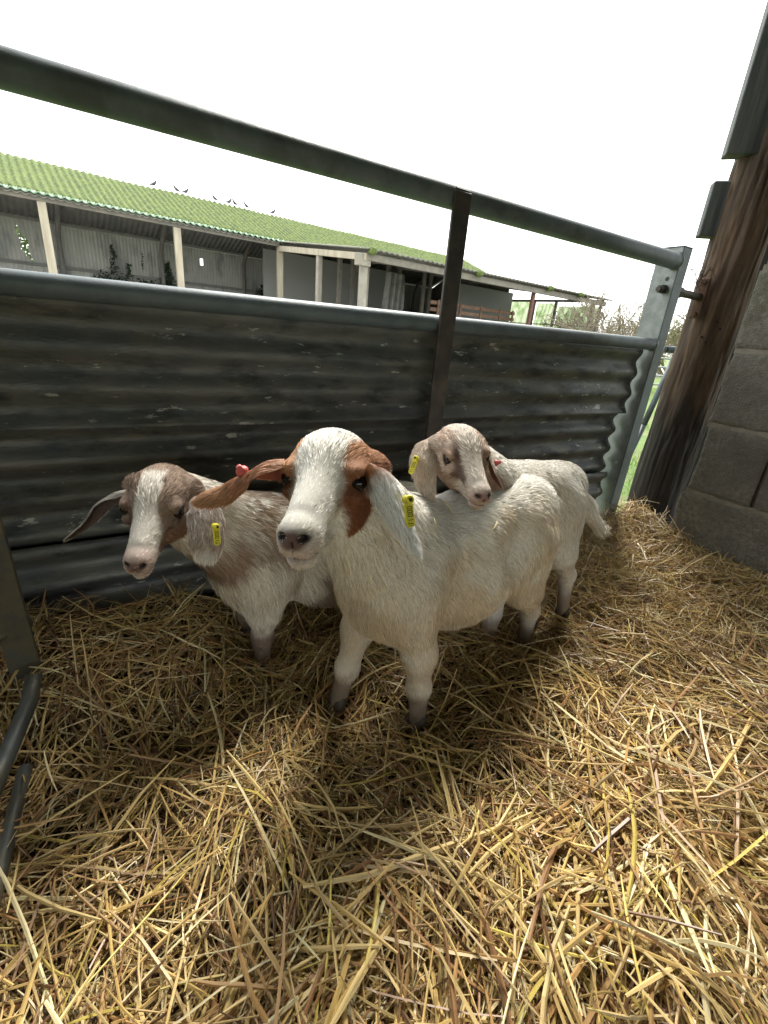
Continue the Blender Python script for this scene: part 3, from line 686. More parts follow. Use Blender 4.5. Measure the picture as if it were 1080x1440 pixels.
def fur(V,Q,N,colf,attr,n,w0,seed,lmul=1.,curl=.24,lift=.24,dens=None):
    """ribbons rooted on the skin: returns verts, tris/quads, colours, normals"""
    r=np.random.default_rng(seed)
    A=np.linalg.norm(np.cross(V[Q[:,2]]-V[Q[:,0]],V[Q[:,3]]-V[Q[:,1]]),axis=1)
    if dens is not None: A=A*dens(V[Q].mean(1))
    f=r.choice(len(Q),n,p=A/A.sum()); u=r.uniform(0,1,(n,1));v=r.uniform(0,1,(n,1)); q=Q[f]
    def L(T): return (T[q[:,0]]*(1-u)+T[q[:,1]]*u)*(1-v)+(T[q[:,3]]*(1-u)+T[q[:,2]]*u)*v
    p=L(V);nn=nrm(L(N)); fl,ln,tags=attr(p)
    col=colf(p,tags)
    clump=vnoise(p,55,seed)*.5+vnoise(p,22,seed+5)*.8
    d=fl+clump*curl+r.normal(0,.13,(n,3)); d=nrm(d-nn*(d*nn).sum(1)[:,None])
    ln=ln*lmul*r.uniform(.55,1.25,n)*(.8+.4*noise(p,40,seed+9))
    lf=lift*r.uniform(.5,1.6,n)
    side=nrm(np.cross(d,nn)+r.normal(0,.35,(n,3))); w=w0*r.uniform(.7,1.3,n)*(.6+.4*np.clip(ln/.02,.5,1.6))
    g=np.array([0,0,-1.])
    def at(t): return p-nn*.0008+(d*(t*ln)[:,None] if np.ndim(t) else d*(t*ln)[:,None])+nn*(lf*ln*(t-.55*t*t))[:,None]+g*(.22*ln*t*t)[:,None]+side*0
    p1=at(.5);p2=at(1.)+vnoise(p,150,seed+2)*(.12*ln)[:,None]
    s=side*w[:,None]*.5
    P5=np.stack([p-s,p+s,p1-s*.85,p1+s*.85,p2],1)
    jn=nrm(nn+r.normal(0,.30,(n,3))+d*.12+clump*.25)
    b=(np.arange(n)*5)[:,None]
    quad=b+np.array([0,1,3,2]); tri=b+np.array([2,3,4])
    cc=col*(1+.21*r.normal(0,1,(n,1))).clip(.5,1.4)
    C5=np.repeat(cc[:,None],5,1); C5[:,:2]*=.93; C5[:,4]*=1.03
    return P5.reshape(-1,3),quad,tri,C5.reshape(-1,3).clip(0,.95),np.repeat(jn,5,0)
def head_sdf(S,Cc,R,k,flen,neckdown=1):
    """R columns: forward,left,up"""
    T=lambda x,y,z: Cc+R@(np.array([x,y,z])*k)
    fv=lambda x,y,z: R@np.array([x,y,z],float)
    ax=R.T
    def ax_t(a): # tilt about left axis by a
        c,s_=math.cos(a),math.sin(a); return (R@np.array([c,0,-s_]),R@np.array([0,1,0]),R@np.array([s_,0,c]))
    S.ell(T(-.012,0,.006),np.array([.056,.043,.046])*k,ax,.015,fv(-1,0,.1),flen,'head')
    S.ell(T(.012,0,.024),np.array([.036,.034,.026])*k,ax,.02,fv(-1,0,.2),flen*1.3,'head')
    S.cap(T(.02,0,.002),T(.106,0,-.026),.0285*k,.0165*k,.024,fv(-1,0,.25),flen*.8,'head')
    S.cap(T(.03,0,.020),T(.098,0,-.010),.017*k,.0100*k,.015,fv(-1,0,.25),flen*.8,'head')
    for y in(-1,1):
        S.ell(T(.006,y*.022,-.026),np.array([.038,.0155,.029])*k,ax_t(.35),.018,fv(-.8,0,-.5),flen*1.1,'head')
        S.ell(T(.032,y*.034,.0175),np.array([.021,.0100,.0075])*k,ax_t(-.12),.010,fv(-1,0,0),flen*.6,'head')
        S.ell(T(.036,y*.034,-.004),np.array([.016,.008,.006])*k,ax_t(.3),.010,fv(-1,0,-.3),flen*.5,'head')
        S.ell(T(.110,y*.0078,-.033),np.array([.0205,.0092,.0145])*k,ax,.014,fv(-1,0,.1),flen*.6,'muzzle')
        S.ell(T(-.03,y*.042,.010),np.array([.018,.016,.017])*k,ax,.014,fv(-.6,y*.6,0),flen,'head')
    S.ell(T(.120,0,-.023),np.array([.0145,.0130,.0120])*k,ax_t(.4),.010,fv(-1,0,.25),flen*.6,'muzzle')
    # lower jaw
    S.cap(T(.0,0,-.040),T(.098,0,-.0525),.021*k,.0095*k,.014,fv(-1,0,-.2),flen,'head')
    S.ell(T(.107,0,-.0525),np.array([.0145,.0110,.0080])*k,ax,.008,fv(-1,0,-.3),flen*.3,'muzzle')
    # eye sockets, nostrils, mouth
    for y in(-1,1):
        S.ell(T(.0355,y*.0445,.0055),np.array([.0120,.0085,.0066])*k,ax_t(-.12),.004,sub=True)
        S.ell(T(.1310,y*.0095,-.0240),np.array([.0070,.0050,.0030])*k,(fv(.7,y*.6,-.2),fv(-.5,.8*y,.35),fv(0,-.3*y,1)),.003,sub=True)
        S.ell(T(.100,y*.0150,-.0445),np.array([.026,.006,.0012])*k,(fv(1,-y*.30,-.12),fv(y*.30,1,0),fv(.12,0,1)),.003,sub=True)
    S.ell(T(.1325,0,-.035),np.array([.004,.0010,.010])*k,ax,.003,sub=True)
    S.ell(T(.124,0,-.0468),np.array([.007,.012,.0010])*k,ax,.002,sub=True)
def build_goat(sp):
    e=empty('goat',sp['loc'],sp['label'],'goat kid','young floppy-eared goats in the straw pen')
    S=Sdf(); Cc=np.array(sp['c']); f=nrm(sp['f']); u=np.array(sp['u'],float); u=nrm(u-f*(u@f)); R=np.array([f,np.cross(u,f),u]).T; k=sp['k']
    HL=lambda X:(X-Cc)@R/k
    T=lambda x,y,z: Cc+R@(np.array([x,y,z])*k)
    for q in sp['body']:
        if q[0]=='N': S.ell(*q[1:3],ax=q[3],k=q[4],sub=True)
        elif q[0]=='e': S.ell(*q[1:3],ax=q[3],k=q[4],flow=q[5],fl=q[6],tag=q[7])
        else: S.cap(*q[1:5],k=q[5],flow=q[6],fl=q[7],tag=q[8])
    n0,n1=sp['neck']    # neck root (withers side), chest side
    S.cap(T(-.040,0,-.002),n0,.040*k,sp.get('nr',.062),.035,None,.020,'neck')
    S.cap(T(-.022,0,-.030),n1,.034*k,sp.get('nr2',.066),.035,None,.024,'throat')
    head_sdf(S,Cc,R,k,.0110)
    V,Q=S.mesh(sp.get('h',.0032)); N=vnormals(V,Q)
    ctr=np.array(sp['body'][0][1]); 
    if ((V-V.mean(0))*N).sum()<0: Q=Q[:,::-1]; N=-N
    colf=lambda X,tg: sp['col'](HL(X),X,tg)
    _,_,tg=S.attrs(V); cs=colf(V,tg)*.8
    hl=HL(V)
    # bare dark skin: nose, lips, eyelids
    def bare(h):
        nz=np.exp(-(((h-[.133,0,-.0270])/[.014,.0155,.0120])**2).sum(1)*1.0)
        nz=sstep(.35,.75,nz)
        ey=np.maximum(np.exp(-(((h-[.0355,.046,.0055])/[.0165,.016,.012])**2).sum(1)),np.exp(-(((h-[.0355,-.046,.0055])/[.0165,.016,.012])**2).sum(1)))
        ey=sstep(.30,.55,ey)
        mo=np.exp(-((h[:,2]+.0462)/.0028)**2)*(h[:,0]>.082)
        return nz,ey,mo
    nz,ey,mo=bare(hl); skc=np.array(sp.get('nose',(.30,.17,.15)))
    cs=cs*(1-nz[:,None])+skc*nz[:,None]; cs=cs*(1-ey[:,None])+np.array([.03,.02,.018])*ey[:,None]; cs=cs*(1-.75*mo[:,None])+np.array([.12,.05,.045])*.75*mo[:,None]
    for y in(-1,1):
        q=np.exp(-(((hl-[.131,y*.0105,-.0240])/[.012,.0068,.0046])**2).sum(1)); cs*=(1-.95*sstep(.25,.7,q))[:,None]
    q=np.exp(-(((hl-[.1335,0,-.034])/[.008,.0014,.010])**2).sum(1)); cs*=(1-.6*sstep(.3,.8,q))[:,None]
    def dens(X):
        h=HL(X); nz,ey,mo=bare(h); ey=ey+sum(np.exp(-(((h-[.133,y*.0105,-.024])/[.014,.009,.008])**2).sum(1)) for y in(-1,1)); hd=((np.abs(h)<[.15,.08,.08]).all(1))
        return (1+hd*sp.get('hd',2.2))*(1-.97*np.clip(nz*1.2+ey+1.0*mo,0,1))*sp.get('vis',lambda X:1)(X)
    def attr(X):
        fl,ln,tg=S.attrs(X); h=HL(X)
        near=np.exp(-(((h-[.130,0,-.035])/[.032,.03,.026])**2).sum(1)); ln=ln*(1-.35*near)
        ney=np.maximum(np.exp(-(((h-[.0355,.046,.0055])/.022)**2).sum(1)),np.exp(-(((h-[.0355,-.046,.0055])/.022)**2).sum(1)))
        return fl,ln*(1-.65*ney),tg
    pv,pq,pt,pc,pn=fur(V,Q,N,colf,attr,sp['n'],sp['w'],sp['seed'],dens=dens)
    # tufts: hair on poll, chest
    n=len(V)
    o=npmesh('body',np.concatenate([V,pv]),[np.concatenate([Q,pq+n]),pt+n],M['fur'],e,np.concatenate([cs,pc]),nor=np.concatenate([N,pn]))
    GV.append((V,N))
    # eyes
    for y in(-1,1):
        c=T(.0345,y*.0355,.0052); m=MB(); th=np.linspace(0,math.pi,13);ph=np.linspace(0,2*math.pi,25)
        A,Bq=np.meshgrid(th,ph,indexing='ij'); s_=np.stack([np.sin(A)*np.cos(Bq),np.sin(A)*np.sin(Bq),np.cos(A)],-1).reshape(-1,3)
        m.grid(c+s_*.0095*k,13,25); m.build('eye',M['eye'],e,True)
    # lashes / brow hair skipped; ears
    for ea in sp['ears']:
        pts=np.array(ea['pts'],float); t0=np.linspace(0,1,len(pts)); nu,nv=46,17
        t=np.linspace(0,1,nu); sp3=np.stack([np.interp(t,t0,pts[:,a]) for a in range(3)],1)
        for _ in range(14): sp3[1:-1]=.25*sp3[:-2]+.5*sp3[1:-1]+.25*sp3[2:]
        tn=nrm(np.gradient(sp3,axis=0)); W=np.interp(t,np.linspace(0,1,len(ea['w'])),ea['w'])
        for _ in range(3): W[1:-1]=.25*W[:-2]+.5*W[1:-1]+.25*W[2:]
        fn=np.array(ea['n'],float); fn=fn if fn.ndim==2 else np.tile(fn,(2,1)); fnn=np.stack([np.interp(t,np.linspace(0,1,len(fn)),fn[:,a]) for a in range(3)],1)
        fnn=nrm(fnn-tn*(fnn*tn).sum(1)[:,None]); sd=np.cross(tn,fnn)
        tip=np.sqrt(np.clip(1-((t-.90)/.10).clip(0,1)**2,0,1)); W=W*tip
        v=np.linspace(-1,1,nv); cup=ea.get('cup',.35); cupt=np.interp(t,[0,.3,1],[cup*1.8,cup,cup*.6])
        Uo=sp3[:,None]+sd[:,None]*(v[None,:,None]*W[:,None,None]*.5*np.cos(cupt[:,None,None]*v[None,:,None]*.9))-fnn[:,None]*((v**2)[None,:,None]*(W*cupt*.5)[:,None,None])
        pw=Uo.reshape(-1,3); Uo=(pw+vnoise(pw,45,3)*.0016).reshape(Uo.shape)
        nx=np.cross(np.gradient(Uo,axis=0),np.gradient(Uo,axis=1)); nx=nrm(nx); nx*=np.sign((nx*fnn[:,None]).sum(-1,keepdims=True)+1e-9)
        th=.0022*k*(1-.6*np.abs(v))[None,:,None]
        front=(Uo+nx*th).reshape(-1,3); back=(Uo-nx*th).reshape(-1,3)
        i,j=np.meshgrid(np.arange(nu-1),np.arange(nv-1),indexing='ij');i=i.ravel();j=j.ravel(); qf=np.stack([i*nv+j,(i+1)*nv+j,(i+1)*nv+j+1,i*nv+j+1],1)
        nf=nrm(np.cross(front[qf[:,2]]-front[qf[:,0]],front[qf[:,3]]-front[qf[:,1]]))
        if (nf*nx.reshape(-1,3)[qf[:,0]]).sum()<0: qf=qf[:,::-1]
        nn_=nu*nv; qb=qf[:,::-1]+nn_; ed=[]
        for a in range(nu-1):
            for b in(0,nv-1):
                x=[a*nv+b,(a+1)*nv+b,(a+1)*nv+b+nn_,a*nv+b+nn_]; ed.append(x if b==0 else x[::-1])
        Vv=np.concatenate([front,back]); Nv=np.concatenate([nx.reshape(-1,3),-nx.reshape(-1,3)])
        tt=np.repeat(t,nv); vv=np.tile(v,nu); cf=ea['col'](tt,vv,front); cb=ea['colin'](tt,vv,back)
        Qe=np.concatenate([qf,qb,np.array(ed)])
        # short fur on the ear
        def mk(Vs,Qs,Ns,cc,sgn,n,seed,lm):
            from_t=tt
            def at(X):
                # nearest spine sample for flow
                i=np.argmin(((X[:,None]-sp3[None,::3])**2).sum(-1),1)*3; return tn[i],np.full(len(X),.0090*k)*lm,{'i':i}
            tree=lambda X,tg: cc(t[tg['i']],((X-sp3[tg['i']])*sd[tg['i']]).sum(1)/(W[tg['i']]*.5+1e-6),X)
            return fur(Vs,Qs,Ns,tree,at,n,sp['w']*.95,seed,curl=.35,lift=.26)
        nf_=ea.get('n_f',5000)
        f1=mk(front,qf,nx.reshape(-1,3),ea['col'],1,nf_,sp['seed']+11,1.)
        f2=mk(back,qf[:,::-1],-nx.reshape(-1,3),ea['colin'],-1,nf_//2,sp['seed']+12,ea.get('inl',.6))
        m1=len(Vv);m2=m1+len(f1[0])
        ob=npmesh('ear',np.concatenate([Vv,f1[0],f2[0]]),[np.concatenate([Qe,f1[1]+m1,f2[1]+m2]),np.concatenate([f1[2]+m1,f2[2]+m2])],M['pink'],e,np.concatenate([cf*.9,cb*.9,f1[3],f2[3]]),nor=np.concatenate([Nv,f1[4],f2[4]]))
        if ea.get('label'): ob['label']=ea['label']
        if 'tag' in ea:
            c,tdn,tnn,L=ea['tag']; c=np.array(c);a=nrm(tdn);b=np.array(tnn,float);b=nrm(b-a*(b@a));s2=np.cross(a,b)
            m=MB(); 
            # a lozenge plate with bevelled edge, and a round button head with a hole at its top
            m.box(c+a*L*.56,(L*.34,.0026,L*.72),(s2,b,a),.0012)
            m.box(c+a*L*.93,(L*.26,.0024,L*.08),(s2,b,a),.001)
            m.box(c+a*L*.13,(L*.24,.0032,L*.26),(s2,b,a),.001)
            tg=m.build('ear_tag',M['tag'],ob)
            bt=MB(); rr=L*.15; ring=[]
            bt.tube([c+a*L*.08-b*.004,c+a*L*.08+b*.0045,c+a*L*.08+b*.0055],[rr,rr,rr*.8],16,cap=True); bt.build('tag_button',M['tag'],ob,True)
            bt=MB(); bt.tube([c+a*L*.08+b*.0050,c+a*L*.08+b*.0059],rr*.45,12); bt.build('button_hole',M['tagink'],ob)
            # printed number along the plate: rows of digit strokes
            dg=MB(); rows=ea.get('digits','00017'); seg={'0':'abcdef','1':'bc','7':'abc','4':'fgbc','2':'abged'}
            nd=len(rows); ch=L*.60/nd; cw=L*.17; c0=c+a*L*.28+b*.00145
            for q,dc in enumerate(rows):
                o0=c0+a*(q+.5)*ch; xa=a*ch*.30; xb=s2*cw*.5     # characters stacked along the plate, lying on their side
                segs={'a':(o0+xb-xa,o0+xb+xa),'d':(o0-xb-xa,o0-xb+xa),'g':(o0-xa,o0+xa),'b':(o0+xa+xb,o0+xa),'c':(o0+xa,o0+xa-xb),'f':(o0-xa+xb,o0-xa),'e':(o0-xa,o0-xa-xb)}
                for ss in seg[dc]: dg.tube(segs[ss],L*.013,4)
            dg.build('tag_number',M['tagink'],ob)
        if 'button' in ea:
            c,b=ea['button']; c=np.array(c);b=nrm(b); m=MB(); m.tube([c-b*.002,c,c+b*.003,c+b*.0045,c+b*.008,c+b*.009],[.0060*k,.0070*k,.0060*k,.0035,.0030,.0015],12); m.build('tag_button',M['tagred'],ob,True)
    # hooves
    for (a,b,r0) in sp['hooves']:
        a=np.array(a,float);b=nrm(b)
        for y in(-1,1):
            s_=np.cross(UP,b); m=MB(); c=a+s_*y*r0*.5; m.tube([c+UP*.022-b*.004,c+UP*.010+b*.002,c+b*.006-UP*.004],[r0*.55,r0*.62,r0*.66],8); m.build('hoof',M['hoof'],e,True)
    return e
W_=np.array([.85,.82,.745])
def mixc(a,b,t): return a*(1-t[:,None])+np.asarray(b)*t[:,None]
def tagw(tg,*n):
    r=0
    for k in n: r=r+tg.get(k,0)
    return r
# ---- helpers to describe a kid's body: fw forward heading, positions in the world
def kid_body(chest,mid,hip,hh,hw,legs,tail,fw,fl=.024,bl=1.,drop=.45):
    fw=nrm(fw); lf=np.cross(UP,fw); ax=(fw,lf,UP); B=[]
    ch,md,hp=map(np.array,(chest,mid,hip))
    dn=-fw*.6-UP*.8
    B.append(('e',md,np.array([.175*bl,hw*1.12,hh*.98]),ax,.04,-fw*.75-UP*.65,fl,'trunk'))
    B.append(('e',ch,np.array([.095,hw*.92,hh*1.04]),ax,.04,-fw*.35-UP*.94,fl*1.15,'chest'))
    B.append(('e',hp,np.array([.10,hw*.95,hh*.86]),ax,.04,-fw*.6-UP*.8,fl,'rump'))
    B.append(('e',ch+UP*hh*.55-fw*.02,np.array([.08,hw*.5,hh*.55]),ax,.05,-fw,fl,'trunk'))
    B.append(('e',md-UP*hh*drop,np.array([.135*bl/.85,hw*.95,hh*.84]),ax,.05,-fw*.5-UP*.8,fl*1.1,'trunk'))
    B.append(('c',ch+UP*hh*.52-fw*.03,md+UP*hh*.50,hh*.40,hh*.42,.05,-fw,fl,'trunk'))
    for y in(-1,1):
        B.append(('e',ch+lf*y*hw*.62-fw*.015+UP*hh*.05,np.array([.050,.034,.085]),(nrm(fw+UP*.4),lf,nrm(UP-fw*.4)),.025,-fw*.4-UP,fl,'chest'))
        B.append(('e',hp+lf*y*hw*.66+fw*.035+UP*hh*.52,np.array([.030,.018,.018]),ax,.025,-fw-UP*.5,fl,'rump'))
        B.append(('e',hp+lf*y*hw*.55-UP*hh*.35+fw*.01,np.array([.062,.034,.080]),(nrm(fw-UP*.3),lf,nrm(UP+fw*.3)),.03,-fw*.3-UP,fl,'rump'))
        B.append(('N',hp+fw*.098+lf*y*(hw+.020)+UP*hh*.20,np.array([.034,.030,.050]),ax,.045,-fw,fl,'x'))
    B.append(('e',(md+hp)/2+UP*hh*.62,np.array([.13,hw*.55,hh*.36]),ax,.05,-fw,fl,'trunk'))
    B.append(('e',hp+UP*hh*.55-fw*.03,np.array([.075,hw*.6,hh*.40]),ax,.05,-fw-UP*.4,fl,'rump'))
    for L in legs:
        pts=[np.array(p,float) for p in L['p']]; rr=L['r']
        for i in range(len(pts)-1):
            B.append(('c',pts[i],pts[i+1],rr[i],rr[i+1],.022 if i else .035,None,[fl*.6,.0075,.005,.004][min(i,3)],'leg%d'%min(i,3)))
        for i in range(2,len(pts)-1): B.append(('e',pts[i],np.full(3,rr[i]*1.10),None,.008,(0,0,-1),.008,'leg1'))
    tp=[np.array(p,float) for p in tail['p']]; tr=tail['r']
    for i in range(len(tp)-1): B.append(('c',tp[i],tp[i+1],tr[i],tr[i+1],.02,None,tail.get('fl',.03),'tail'))
    return B
def vis_from(side): return None
def goats():
    # ================= the front kid
    fw=nrm([-.76,-.65,0]); lf=np.cross(UP,fw)
    ch=np.array([.026,.705,.322]);md=np.array([.165,.825,.318]);hp=np.array([.280,.914,.333])
    legs=[dict(p=[ch+lf*.045+UP*-.02,(.088,.680,.175),(.096,.686,.090),(.105,.692,-.02)],r=[.052,.030,.0200,.0150]),
          dict(p=[ch-lf*.045+UP*-.02,(-.030,.735,.18),(-.046,.722,.090),(-.064,.722,-.02)],r=[.052,.030,.0200,.0150]),
          dict(p=[hp+lf*.040,(.320,.885,.215),(.378,.955,.115),(.386,.965,-.02)],r=[.060,.042,.0195,.0155]),
          dict(p=[hp-lf*.045,(.30,.985,.20),(.415,1.045,.11),(.428,1.055,-.02)],r=[.060,.040,.0195,.0155])]
    tail=dict(p=[hp-fw*.085+UP*.07,hp-fw*.125+UP*.05,hp-fw*.14-UP*.0],r=[.022,.020,.012])
    body=kid_body(ch,md,hp,.122,.088,legs,tail,fw,fl=.018,bl=.85)
    def col(h,X,tg):
        n=fbm(X,38,4)-.5; n2=fbm(X,12,8)-.5
        c=np.tile(W_,(len(X),1))*(1+.16*n2+.10*n)[:,None]
        c=mixc(c,(.62,.50,.34),.75*sstep(-.25,.15,n2+(.30-X[:,2])*1.6)*tagw(tg,'trunk','chest','rump','leg0','leg1','throat','neck'))  # creamy underside: straw stain with warm bounce light painted in
        hd=tagw(tg,'head','muzzle','neck','throat')
        x,y,z=h.T; br=np.array([.24,.095,.050]); org=np.array([.50,.27,.145])
        # left-hand patch round the eye, running down the cheek
        a=sstep(.018,.024,y+n*.014-.004*sstep(.0,-.04,z))*sstep(.082,.070,x+n*.014+ .35*(z+.03))*sstep(-.062,-.050,z-.25*x*0+n*.012)*sstep(.048,.040,z+n*.01)
        a*=sstep(-.055,-.045,x)*(1-sstep(-.012,-.026,x+(z)*.3)*sstep(.018,.0,z))
        b=sstep(-.024,-.032,y+n*.014)*sstep(.085,.06,x+n*.02)*sstep(-.10,-.08,x)*sstep(-.07,-.05,z)
        top=sstep(.012,.0,np.abs(y+.012)-.006+n*.02)*sstep(-.012,-.03,x)*0
        pol=sstep(-.028,-.042,x+n*.01)*sstep(.008,.02,np.abs(y+.0))*sstep(-.01,.01,z)*sstep(-.12,-.10,x)
        isH=sstep(.3,.6,hd)
        c=mixc(c,org,np.clip(pol*.9,0,1)*isH); c=mixc(c,mix3(br,org,sstep(-.01,.05,z)*.8),np.clip(a,0,1)*isH); c=mixc(c,mix3(br,org,sstep(-.02,.03,z)),np.clip(b,0,1)*isH)
        mz=np.exp(-(((h-[.128,0,-.038])/[.030,.03,.026])**2).sum(1)); c=mixc(c,(.50,.35,.31),.55*sstep(.25,.8,mz)*isH)
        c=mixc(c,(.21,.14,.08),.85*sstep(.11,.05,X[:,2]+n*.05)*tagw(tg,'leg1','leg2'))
        return c
    hc=np.array([-.060,.474,.564])
    Eout=lambda A,Bc,sp=.5:(lambda t,v,X:mixc(np.tile(np.array(A,float),(len(t),1)),Bc,sstep(sp-.12,sp+.12,t+.35*(fbm(X,60,3)-.5))))
    const=lambda A,am=.25:(lambda t,v,X:np.tile(np.array(A,float),(len(t),1))*(1+am*(fbm(X,140,6)-.5))[:,None])
    dL=.46
    toC=lambda p:nrm(CAM-np.array(p))
    earL=[P(519,655,.455),P(534,668,.452),P(549,695,.448),P(563,730,.447),P(587,777,.450)]
    earR=[P(402,650,.462),P(378,652,.462),P(345,668,.47),P(312,692,.48),P(275,705,.495)]
    build_goat(dict(loc=(.15,.80,0),label='white goat kid with ginger eye patches standing foremost and looking into the camera',c=hc,f=(-.120,-.975,.095),u=(-.045,.10,.99),k=1.0,body=body,
      neck=(ch+UP*.055-fw*.035,ch+fw*.02+UP*.0),nr=.060,nr2=.080,col=col,n=260000,w=.00082,seed=101,h=.0030,nose=(.15,.095,.085),hd=3.2,
      ears=[dict(pts=earL,w=[.016,.030,.036,.033,.022,.010],n=[toC(earL[2])+np.array([.35,0,.25]),toC(earL[2])+np.array([.45,0,0])],cup=.62,col=Eout((.42,.18,.08),(.82,.81,.79),.24),colin=const((.60,.42,.36)),
                 tag=(P(573,699,.446),P(578,741,.449)-P(573,699,.446),toC(earL[2])+np.array([.55,0,0]),.031),n_f=9000,label='white ear with a ginger base hanging down'),
            dict(pts=earR,w=[.024,.046,.044,.036,.026,.012],n=[(-.1,.75,.65),(-.1,.35,.9),(-.2,-.45,.8),(-.2,-.75,.6)],cup=.55,col=Eout((.42,.19,.09),(.50,.27,.14),.7),colin=const((.42,.13,.10)),n_f=9000,inl=.25,label='ginger ear held out sideways with its pink inside showing',
                 button=(P(341,663,.470),(-.3,-.45,.7)))],
      hooves=[((.103,.690,.0),fw,.020),((-.060,.722,.0),fw,.020),((.385,.965,0),fw,.018),((.428,1.055,0),fw,.018)]))
    # ================= left kid
    fw=nrm([-.80,-.60,0]); lf=np.cross(UP,fw)
    ch=np.array([-.252,.830,.262]);md=np.array([-.10,.945,.255]);hp=np.array([.02,1.035,.262])
    legs=[dict(p=[ch+lf*.035-UP*.02,(-.232,.797,.15),(-.243,.815,.075),(-.246,.823,-.03)],r=[.048,.030,.020,.0155]),
          dict(p=[ch-lf*.04-UP*.02,(-.285,.89,.15),(-.30,.895,.075),(-.30,.90,-.02)],r=[.048,.030,.020,.0155]),
          dict(p=[hp+lf*.04,(.02,.985,.14),(.06,1.02,.08),(.05,1.02,-.02)],r=[.055,.042,.022,.018]),
          dict(p=[hp-lf*.04,(-.01,1.08,.14),(.03,1.11,.08),(.02,1.11,-.02)],r=[.055,.042,.022,.018])]
    tail=dict(p=[hp-fw*.08+UP*.06,hp-fw*.115+UP*.06,hp-fw*.13+UP*.02],r=[.02,.018,.01])
    body=kid_body(ch,md,hp,.112,.085,legs,tail,fw,fl=.023,bl=.85)
    def col2(h,X,tg):
        n=fbm(X,40,14)-.5;n2=fbm(X,14,18)-.5;n3=fbm(X,130,3)-.5
        cw=np.array([.78,.73,.64]); c=np.tile(cw,(len(X),1))*(1+.12*n2)[:,None]
        br=np.array([.16,.095,.065]); x,y,z=h.T; dk=np.array([.17,.115,.09])
        isH=sstep(.3,.6,tagw(tg,'head','muzzle'))
        hb=mixc(np.tile(np.array([.34,.25,.19]),(len(X),1)),dk,sstep(-.1,.25,n+n3*.5))
        blaze=sstep(.015,.009,np.abs(y+.002)-.014*sstep(.04,.11,x)-.002-.003*sstep(.03,-.01,x)+n*.012)*sstep(-.012,.006,x+.3*n*.1)*sstep(-.04,-.02,z+.2*sstep(.06,.1,x))
        side=sstep(-.015,.0,z+n*.03+ (x-.03)*.4)*sstep(.045,.06,x)
        hcx=mixc(hb,(.76,.71,.64),np.clip(blaze,0,1)); mz=np.exp(-(((h-[.118,0,-.030])/[.036,.03,.03])**2).sum(1)); hcx=mixc(hcx,(.56,.44,.39),sstep(.3,.7,mz))
        lowch=sstep(-.005,-.03,z+n*.01)*sstep(.09,.03,x); hcx=mixc(hcx,(.26,.15,.10),lowch*.8)
        # brown throat and neck
        thr=tagw(tg,'throat')*sstep(-.02,-.10,n)*0+sstep(.45,.8,tagw(tg,'throat'))
        c=mixc(c,(.24,.13,.075),.8*thr*sstep(.40,.30,X[:,2]+.1*n)*sstep(.14,.20,X[:,2]))
        rel=X-md; a=rel@fw; sad=sstep(.10,.06,np.abs(a-.150)+n*.08)*sstep(.015,.055,X[:,2]-md[2]+n*.07)*sstep(-.12,.02,n+n3*.5+.06)
        c=mixc(c,(.22,.13,.08),sad*.75); sp2=sstep(.045,.015,np.abs(a-.055)+n*.05)*sstep(-.0,-.05,rel[:,2]+n*.05); c=mixc(c,(.17,.10,.065),.75*sp2); c=mixc(c,(.44,.31,.20),.4*sstep(.05,.25,n2+n*.4)*tagw(tg,'trunk','rump','chest','neck'))
        c=mixc(c,(.17,.10,.065),.85*sstep(.12,.08,X[:,2]+n*.03)*tagw(tg,'leg0','leg1','leg2'))
        c=mixc(c,(.42,.31,.22),.5*tagw(tg,'neck')*sstep(.0,.2,n+.05))
        return c*(1-isH[:,None])+hcx*isH[:,None]
    d0=.70
    e1=[P(271,700,.672),P(283,710,.664),P(291,735,.658),P(292,760,.655),P(289,790,.66)]
    e2=[P(180,690,.700),P(160,694,.705),P(140,708,.71),(P(122,735,.715)),P(93,758,.72)]
    roan=lambda t,v,X:mixc(mixc(np.tile(np.array([.34,.25,.21]),(len(t),1)),(.62,.56,.52),sstep(-.2,.25,fbm(X,420,5,2)-.5)),(.72,.68,.64),sstep(.82,.92,t))
    build_goat(dict(loc=(-.12,.93,0),label='brown-headed goat kid with a white blaze standing at the left against the gate',c=(-.356,.660,.440),f=(.185,-.955,-.17),u=(.09,-.12,.995),k=1.0,body=body,
      neck=(ch+UP*.055-fw*.03,ch+fw*.01+UP*.01),nr=.060,nr2=.078,col=col2,n=170000,w=.00105,seed=202,h=.0034,nose=(.18,.115,.10),hd=2.2,
      ears=[dict(pts=e1,w=[.020,.040,.050,.052,.046,.030],n=[toC(e1[2])+np.array([.2,0,.4]),toC(e1[2])],cup=.25,col=roan,colin=const((.4,.25,.2)),tag=(P(303,738,.645),P(306,768,.650)-P(303,738,.645),toC(e1[2])+np.array([.7,0,0]),.031),n_f=9000,label='broad roan ear hanging flat with a yellow tag'),
            dict(pts=e2,w=[.014,.030,.034,.030,.022,.010],n=[(-.3,.35,.85),(-.65,.35,.5),(-.6,.2,.6)],cup=.5,col=const((.46,.42,.38)),colin=const((.12,.09,.085)),n_f=7000,label='narrow dark ear sticking out sideways')],
      hooves=[((-.246,.823,.0),fw,.019),((-.30,.90,0),fw,.019),((.05,1.02,0),fw,.018),((.02,1.11,0),fw,.018)]))
    # ================= back kid resting its chin on the front one
    fw=nrm([-.78,-.62,0]); lf=np.cross(UP,fw)
    ch=np.array([.265,.99,.345]);md=np.array([.345,1.05,.350]);hp=np.array([.415,1.105,.340])
